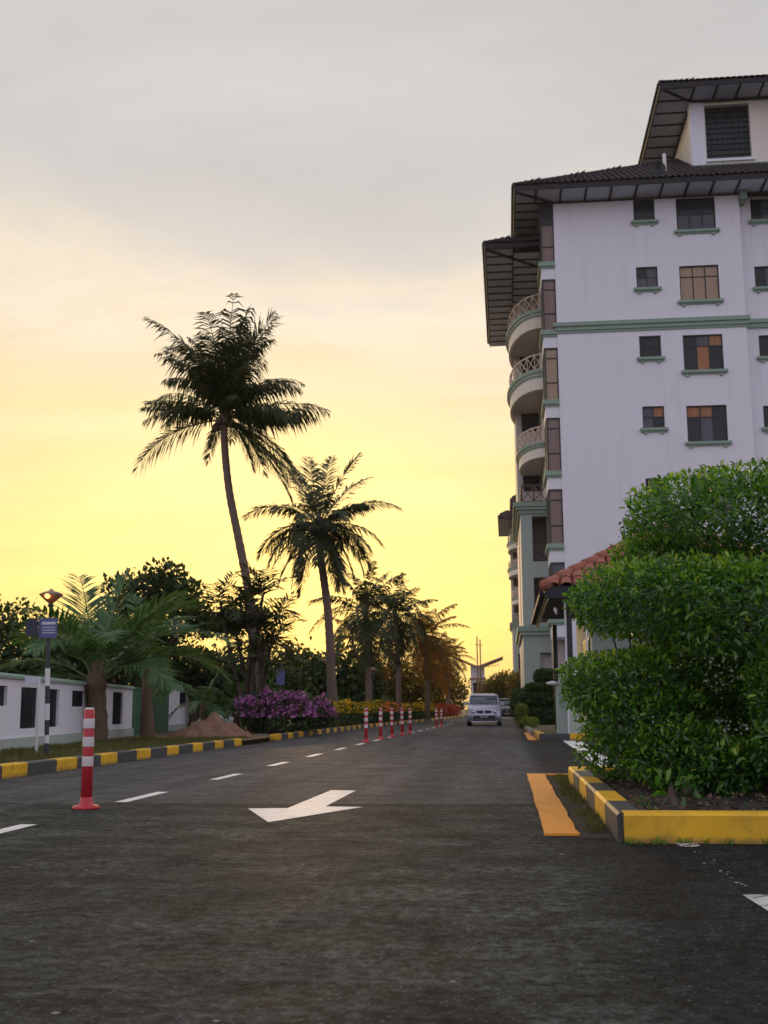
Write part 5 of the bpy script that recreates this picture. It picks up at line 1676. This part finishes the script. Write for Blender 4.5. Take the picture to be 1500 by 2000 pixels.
def car(label, loc, rz, paint, roofpaint, group=None, detail=True):
    """small five-door hatchback, nose towards -y"""
    t = thing('car', label, 'car', loc, rz, group)
    # lower body: rings in (x, z) at stations along y
    def ring(y, w, zb, zs, zt, tw):
        return [(-w * .90, y, zb), (w * .90, y, zb), (w, y, zb + .12), (w * 1.0, y, (zb + zs) / 2), (w * .985, y, zs), (w * .93, y, zt - .02), (tw, y, zt),
                (-tw, y, zt), (-w * .93, y, zt - .02), (-w * .985, y, zs), (-w * 1.0, y, (zb + zs) / 2), (-w, y, zb + .12)]
    S = [ring(-1.76, .52, .30, .52, .60, .40), ring(-1.72, .64, .24, .60, .70, .50), ring(-1.60, .70, .20, .66, .78, .56), ring(-1.35, .735, .19, .74, .86, .60), ring(-.95, .74, .19, .80, .93, .62),
         ring(-.7, .745, .19, .84, .96, .64), ring(.6, .745, .19, .86, .97, .66), ring(1.4, .735, .20, .86, .98, .66), ring(1.62, .70, .24, .80, .96, .62), ring(1.72, .64, .30, .70, .90, .55)]
    body = loft(S, paint, 'body', t)
    # cabin
    def cab(y, w, z0, z1, tw):
        return [(-w, y, z0), (w, y, z0), (tw, y, z1 - .03), (tw * .9, y, z1), (-tw * .9, y, z1), (-tw, y, z1 - .03)]
    glass = loft([cab(-.78, .655, .92, .96, .64), cab(-.34, .655, .92, 1.33, .59), cab(.3, .655, .93, 1.37, .595), cab(1.2, .65, .94, 1.35, .58), cab(1.62, .62, .94, 1.0, .58)], 'carglass', 'glasshouse', t)
    roof = loft([[(-.60, y, z), (.60, y, z), (.585, y, z + .05), (.45, y, z + .085), (-.45, y, z + .085), (-.585, y, z + .05)] for y, z in ((-.38, 1.30), (-.2, 1.325), (.4, 1.335), (1.15, 1.31), (1.26, 1.27))], roofpaint, 'roof', t)
    for s in (-1, 1):
        MB().bar((s * .655, -.80, .94), (s * .595, -.33, 1.345), .055, .05).obj('pillar', paint, t)
        MB().bar((s * .668, .28, .94), (s * .61, .28, 1.34), .06, .04).obj('pillar', paint, t)
        MB().bar((s * .655, 1.58, .95), (s * .59, 1.20, 1.33), .10, .06).obj('pillar', paint, t)
        hl = MB().lathe([(.001, 0), (.10, .02), (.135, .06), (.12, .10)], 16)
        hl.v = [(s * .525 + x * 1.15, -1.70 - (.10 - z) + (s * x + .13) * .35, .625 + y_ * .72 + s * x * .28) for x, y_, z in hl.v]
        h = hl.obj('headlight', 'lens', t, True)
        MB().lathe([(.001, -.01), (.05, 0), (.055, .02)], 12, (0, 0, 0)).obj('bulb', 'chrome', h, True).matrix_basis = Matrix.Translation((s * .48, -1.79, .61)) @ Matrix.Rotation(R(90), 4, 'X')
        mr = MB().box(s * .74, s * .90, -.66, -.56, .90, 1.02)
        mr.obj('mirror', 'carpaint' if paint == 'carpaint' else paint, t)
        MB().bar((s * .66, -.62, .93), (s * .76, -.61, .95), .04).obj('mirror_arm', 'plastic', t)
        for yy in (-1.13, 1.12):
            w = MB().lathe([(.17, -.085), (.25, -.085), (.275, -.06), (.275, .06), (.25, .085), (.17, .085)], 22)
            w.v = [(s * .655 + z, yy + x, .275 + y_) for x, y_, z in w.v]
            wh = w.obj('wheel', 'rubber', t, True)
            rm = MB().lathe([(.03, -.088), (.16, -.07), (.17, -.05), (.17, .05), (.16, .07), (.03, .088)], 16)
            rm.v = [(s * .655 + z, yy + x, .275 + y_) for x, y_, z in rm.v]
            rm.obj('rim', 'rim', wh, True)
            ar = MB().lathe([(.29, -.09), (.335, -.09), (.335, .098), (.29, .098)], 22)
            ar.v = [(s * .652 + z, yy + x, .275 + y_) for x, y_, z in ar.v]
            ar.obj('wheel_arch', 'plastic', t)
        MB().box(s * .13, s * .47, .12, .24, .72, 1.02).box(s * .2, s * .40, .13, .22, 1.02, 1.24).obj('seat', 'seat', t)
        MB().bar((s * .05, -.80, .965), (s * .45, -.70, 1.0), .02).obj('wiper', 'plastic', t)
    # grille: two dark slots either side of a badge
    for s in (-1, 1):
        MB().prism([(s * .040, .675), (s * .345, .655), (s * .32, .575), (s * .12, .535), (s * .028, .575)], 0, .05).obj('grille', 'plastic', t).matrix_basis = Matrix.Translation((0, -1.735, 0)) @ Matrix.Rotation(R(90), 4, 'X')
    MB().prism([(-.04, .66), (.04, .66), (.016, .60), (.016, .54), (-.016, .54), (-.016, .60)], 0, .05).obj('badge', 'chrome', t).matrix_basis = Matrix.Translation((0, -1.75, 0)) @ Matrix.Rotation(R(90), 4, 'X')
    bp = loft([[(-w, y, .20), (w, y, .20), (w, y, .46), (w * .98, y, .50), (-w * .98, y, .50), (-w, y, .46)] for y, w in ((-1.80, .50), (-1.78, .62), (-1.66, .72), (-1.45, .745))], paint, 'bumper', t)
    MB().box(-.47, .47, -1.812, -1.79, .295, .455).obj('air_intake', 'plastic', bp)
    pl = MB().box(-.24, .24, -1.826, -1.813, .345, .435).obj('number_plate', 'plastic', bp)
    for k, x in enumerate((-.17, -.11, -.05, .03, .08, .13)):
        MB().box(x, x + .035, -1.829, -1.8265, .365, .412).obj('plate_character', 'sign_white', pl)
    for s in (-1, 1):
        MB().lathe([(.001, -.005), (.045, 0), (.05, .02)], 12).obj('fog_lamp', 'lens', bp, True).matrix_basis = Matrix.Translation((s * .56, -1.765, .37)) @ Matrix.Rotation(R(90), 4, 'X')
    MB().box(-.58, .58, -1.80, -1.60, .165, .20).obj('splitter', 'chrome', bp)
    return t


car('silver hatchback driving towards the camera in the right lane', (-1.04, 51.8 + 1.0, 0), R(1.0), 'carpaint', 'carroof')
car('dark car following behind the silver hatchback', (-.05, 80, 0), R(1.0), 'darkpaint', 'darkpaint')

# ---- gate house behind the bush
gh = wthing('gatehouse', 'small gatehouse with terracotta ridge tiles and dark eaves behind the clipped bush', 'gatehouse', (3.5, 33, .09))
ex0, ex1, ey0, ey1, ez = 1.0, 8.0, 27.9, 38.0, 3.45
MB().box(2.2, 7.0, 30.0, 36.5, .0, 3.4).obj('wall', 'paleg', gh)
win = MB().box(2.17, 2.2, 30.8, 33.0, 1.2, 2.6).obj('window', 'frame', gh)
part_box('pane', 'glass_dark', win, 2.16, 2.168, 30.9, 32.9, 1.3, 2.5)
rs_ = R(30)
run = (ex1 - ex0) / 2
zt = ez + .16
ht = run * math.tan(rs_)
MB().add([(ex0, ey0, zt), (ex1, ey0, zt), (ex1, ey1, zt), (ex0, ey1, zt), (ex0 + run, ey0 + run, zt + ht), (ex0 + run, ey1 - run, zt + ht)],
         [(0, 1, 4), (1, 2, 5, 4), (2, 3, 5), (3, 0, 4, 5), (3, 2, 1, 0)]).obj('roof', 'tile', gh)
MB().box(ex0 - .02, ex1 + .02, ey0 - .03, ey0 - .001, ez - .10, zt + .02).obj('fascia', 'batten', gh)
MB().box(ex0 - .03, ex0 - .001, ey0, ey1, ez - .10, zt + .02).obj('fascia', 'batten', gh)
MB().box(ex0 + .012, ex0 + .06, ey0 + .01, ey1, ez - .13, ez - .08).obj('eave_trim', 'creamrail', gh)
MB().box(ex0 - .16, ex0 - .035, ey0 + .4, ey1, ez - .02, ez + .09).obj('gutter', 'batten', gh)
for k in range(10):
    a = Vector((ex0 - .06, ey0 - .06, zt + .04)); b = Vector((ex0 + run, ey0 + run, zt + ht + .06))
    p_, q_ = a.lerp(b, k / 10), a.lerp(b, (k + 1.12) / 10)
    MB().tube([p_, q_], [.15, .115], 10).obj('ridge_tile', 'terracotta', gh, True)
V, F = tile_template(Vector((1, 0, 0)), Vector((0, math.cos(rs_), math.sin(rs_))), Vector((0, -math.sin(rs_), math.cos(rs_))))
tm = MB().add(V, F).mesh('roof_tile', 'terracotta')
for j in range(8):
    for i in range(22):
        x = ex0 + .18 + i * .305
        d = j * TL * math.cos(rs_)
        if x - ex0 < d + .1 or ex1 - x < d:
            continue
        place('roof_tile', tm, gh, Matrix.Translation((x, ey0 - .05 + d, zt + .02 + d * math.tan(rs_))))
V, F = tile_template(Vector((0, -1, 0)), Vector((math.cos(rs_), 0, math.sin(rs_))), Vector((-math.sin(rs_), 0, math.cos(rs_))))
tm = MB().add(V, F).mesh('roof_tile', 'tile')
for i in range(32):
    place('roof_tile', tm, gh, Matrix.Translation((ex0 - .05, ey0 + .3 + i * .305, zt + .02)))
for x, y in ((1.55, 28.6), (1.55, 37.0)):
    MB().box(x - .07, x + .07, y - .07, y + .07, .05, ez - .1).obj('post', 'frame', gh)
fl = MB().lathe([(.02, 0), (.06, .02), (.09, .10), (.07, .13)], 10)
fl.v = [(1.18 + z * .6, 28.3 + x, 3.12 + y_ - z * .5) for x, y_, z in fl.v]
fl.obj('floodlight', 'pole_white', gh)

pier = wthing('gate_pier', 'pale green masonry pier with a flat white dish light at its top', 'pier', (1.33, 29, .09))
MB().box(1.20, 1.46, 28.87, 29.13, .05, 1.28).obj('shaft', 'paleg', pier)
MB().box(1.17, 1.49, 28.84, 29.16, 1.28, 1.37).obj('cap', 'paleg', pier)
MB().box(1.27, 1.39, 28.862, 28.868, .75, 1.05).obj('plaque', 'green', pier)
MB().lathe([(.001, .0), (.12, .015), (.16, .05), (.15, .07), (.05, .10), (.001, .11)], 16, (1.12, 28.85, 1.30)).obj('dish_light', 'pole_white', pier, True)
MB().box(1.12, 1.30, 28.86, 28.90, 1.295, 1.315).obj('bracket', 'pole_white', pier)
pier2 = wthing('gate_pier', 'second pale green pier nearer the bush with a ribbed cap', 'pier', (1.62, 28.4, .09))
MB().box(1.48, 1.74, 28.28, 28.52, .05, 1.34).obj('shaft', 'paleg', pier2)
MB().box(1.45, 1.77, 28.25, 28.55, 1.34, 1.42).obj('cap', 'paleg', pier2)
for k in range(3):
    MB().box(1.50 + k * .085, 1.54 + k * .085, 28.268, 28.279, .9, 1.33).obj('rib', 'white_panel', pier2)
for i, (x, lab) in enumerate(((1.44, 'left thin white pole between gatehouse eave and pier'), (1.93, 'right thin pole between gatehouse eave and bush'))):
    tag(MB().tube([(x, 28.05, .1), (x, 28.05, 1.6), (x, 28.05, 3.35)], .022, 8).obj('thin_pole', 'pole_white'), lab, 'pole', 'thin poles under the gatehouse eave')

# ---- gateway at the end of the road
gw = wthing('gateway', 'distant gateway with two slanting canopy roofs and a pair of masts', 'gateway', (-3.1, 130, 0))
MB().box(-3.95, -2.45, 129.5, 132, 0, 5.5).obj('tower', 'white_panel', gw)
MB().box(-3.7, -2.9, 129.46, 129.498, 2.2, 3.6).obj('opening', 'glass_dark', gw)
MB().box(-4.1, -2.3, 129.3, 132.2, 3.9, 4.12).obj('band', 'hazy_rust', gw)
MB().extrude([(-3.0, 5.42), (-.35, 6.40), (-.35, 6.25), (-3.0, 5.24)], (0, 128, 0), (0, 134, 0), (1, 0, 0)).obj('canopy', 'hazy_rust', gw)
MB().extrude([(-3.3, 5.42), (-7.2, 7.15), (-7.2, 7.02), (-3.3, 5.26)], (0, 128, 0), (0, 134, 0), (1, 0, 0)).obj('canopy', 'hazy_rust', gw)
for x, z in ((-3.18, 8.7), (-2.84, 8.35)):
    MB().tube([(x, 129.3, 0), (x, 129.3, z)], .07, 8).obj('mast', 'hazy_rust', gw)
MB().bar((-3.4, 129.3, 7.8), (-2.6, 129.3, 7.7), .08).obj('crossbar', 'hazy_rust', gw)
for a in np.linspace(-2.6, -.9, 6):
    MB().bar((a, 128.3, 5.2), (a, 128.3, 5.35 + (a + 3) * .37), .04).obj('hanger', 'hazy_rust', gw)
MB().bar((-2.7, 128.3, 5.2), (-.8, 128.3, 5.5), .05).obj('truss', 'hazy_rust', gw)
lb = wthing('low_building', 'low pale building with a flat roof closing the end of the road', 'building', (0, 150, 0))
MB().box(-2.3, 3.5, 148, 156, 0, 3.6).obj('wall', 'white_panel', lb)
MB().box(-2.6, 3.8, 147.6, 156.4, 3.6, 3.9).obj('roof', 'hazy_rust', lb)
MB().box(-2.1, 3.2, 147.96, 147.998, 1.0, 2.4).obj('window', 'glass_dark', lb)

# ---- warm evening air
hz = bpy.data.materials.new('evening_haze')
hz.use_nodes = True
hT = NT(hz.node_tree)
hT.n.clear()
ho = hT.node('ShaderNodeOutputMaterial')
hv = hT.node('ShaderNodeVolumePrincipled')
hv.inputs['Color'].default_value = (0.95, 0.88, 0.80, 1)
hv.inputs['Density'].default_value = 0.00016
hv.inputs['Anisotropy'].default_value = 0.55
hT.l.new(hv.outputs[0], ho.inputs['Volume'])
M['haze'] = hz
hb = MB().box(-1510, 1510, -310, 2510, -1.03, 42).obj('haze', 'haze')
tag(hb, 'thin warm evening haze over the whole street', 'haze', kind='stuff')
sc.cycles.volume_bounces = 0
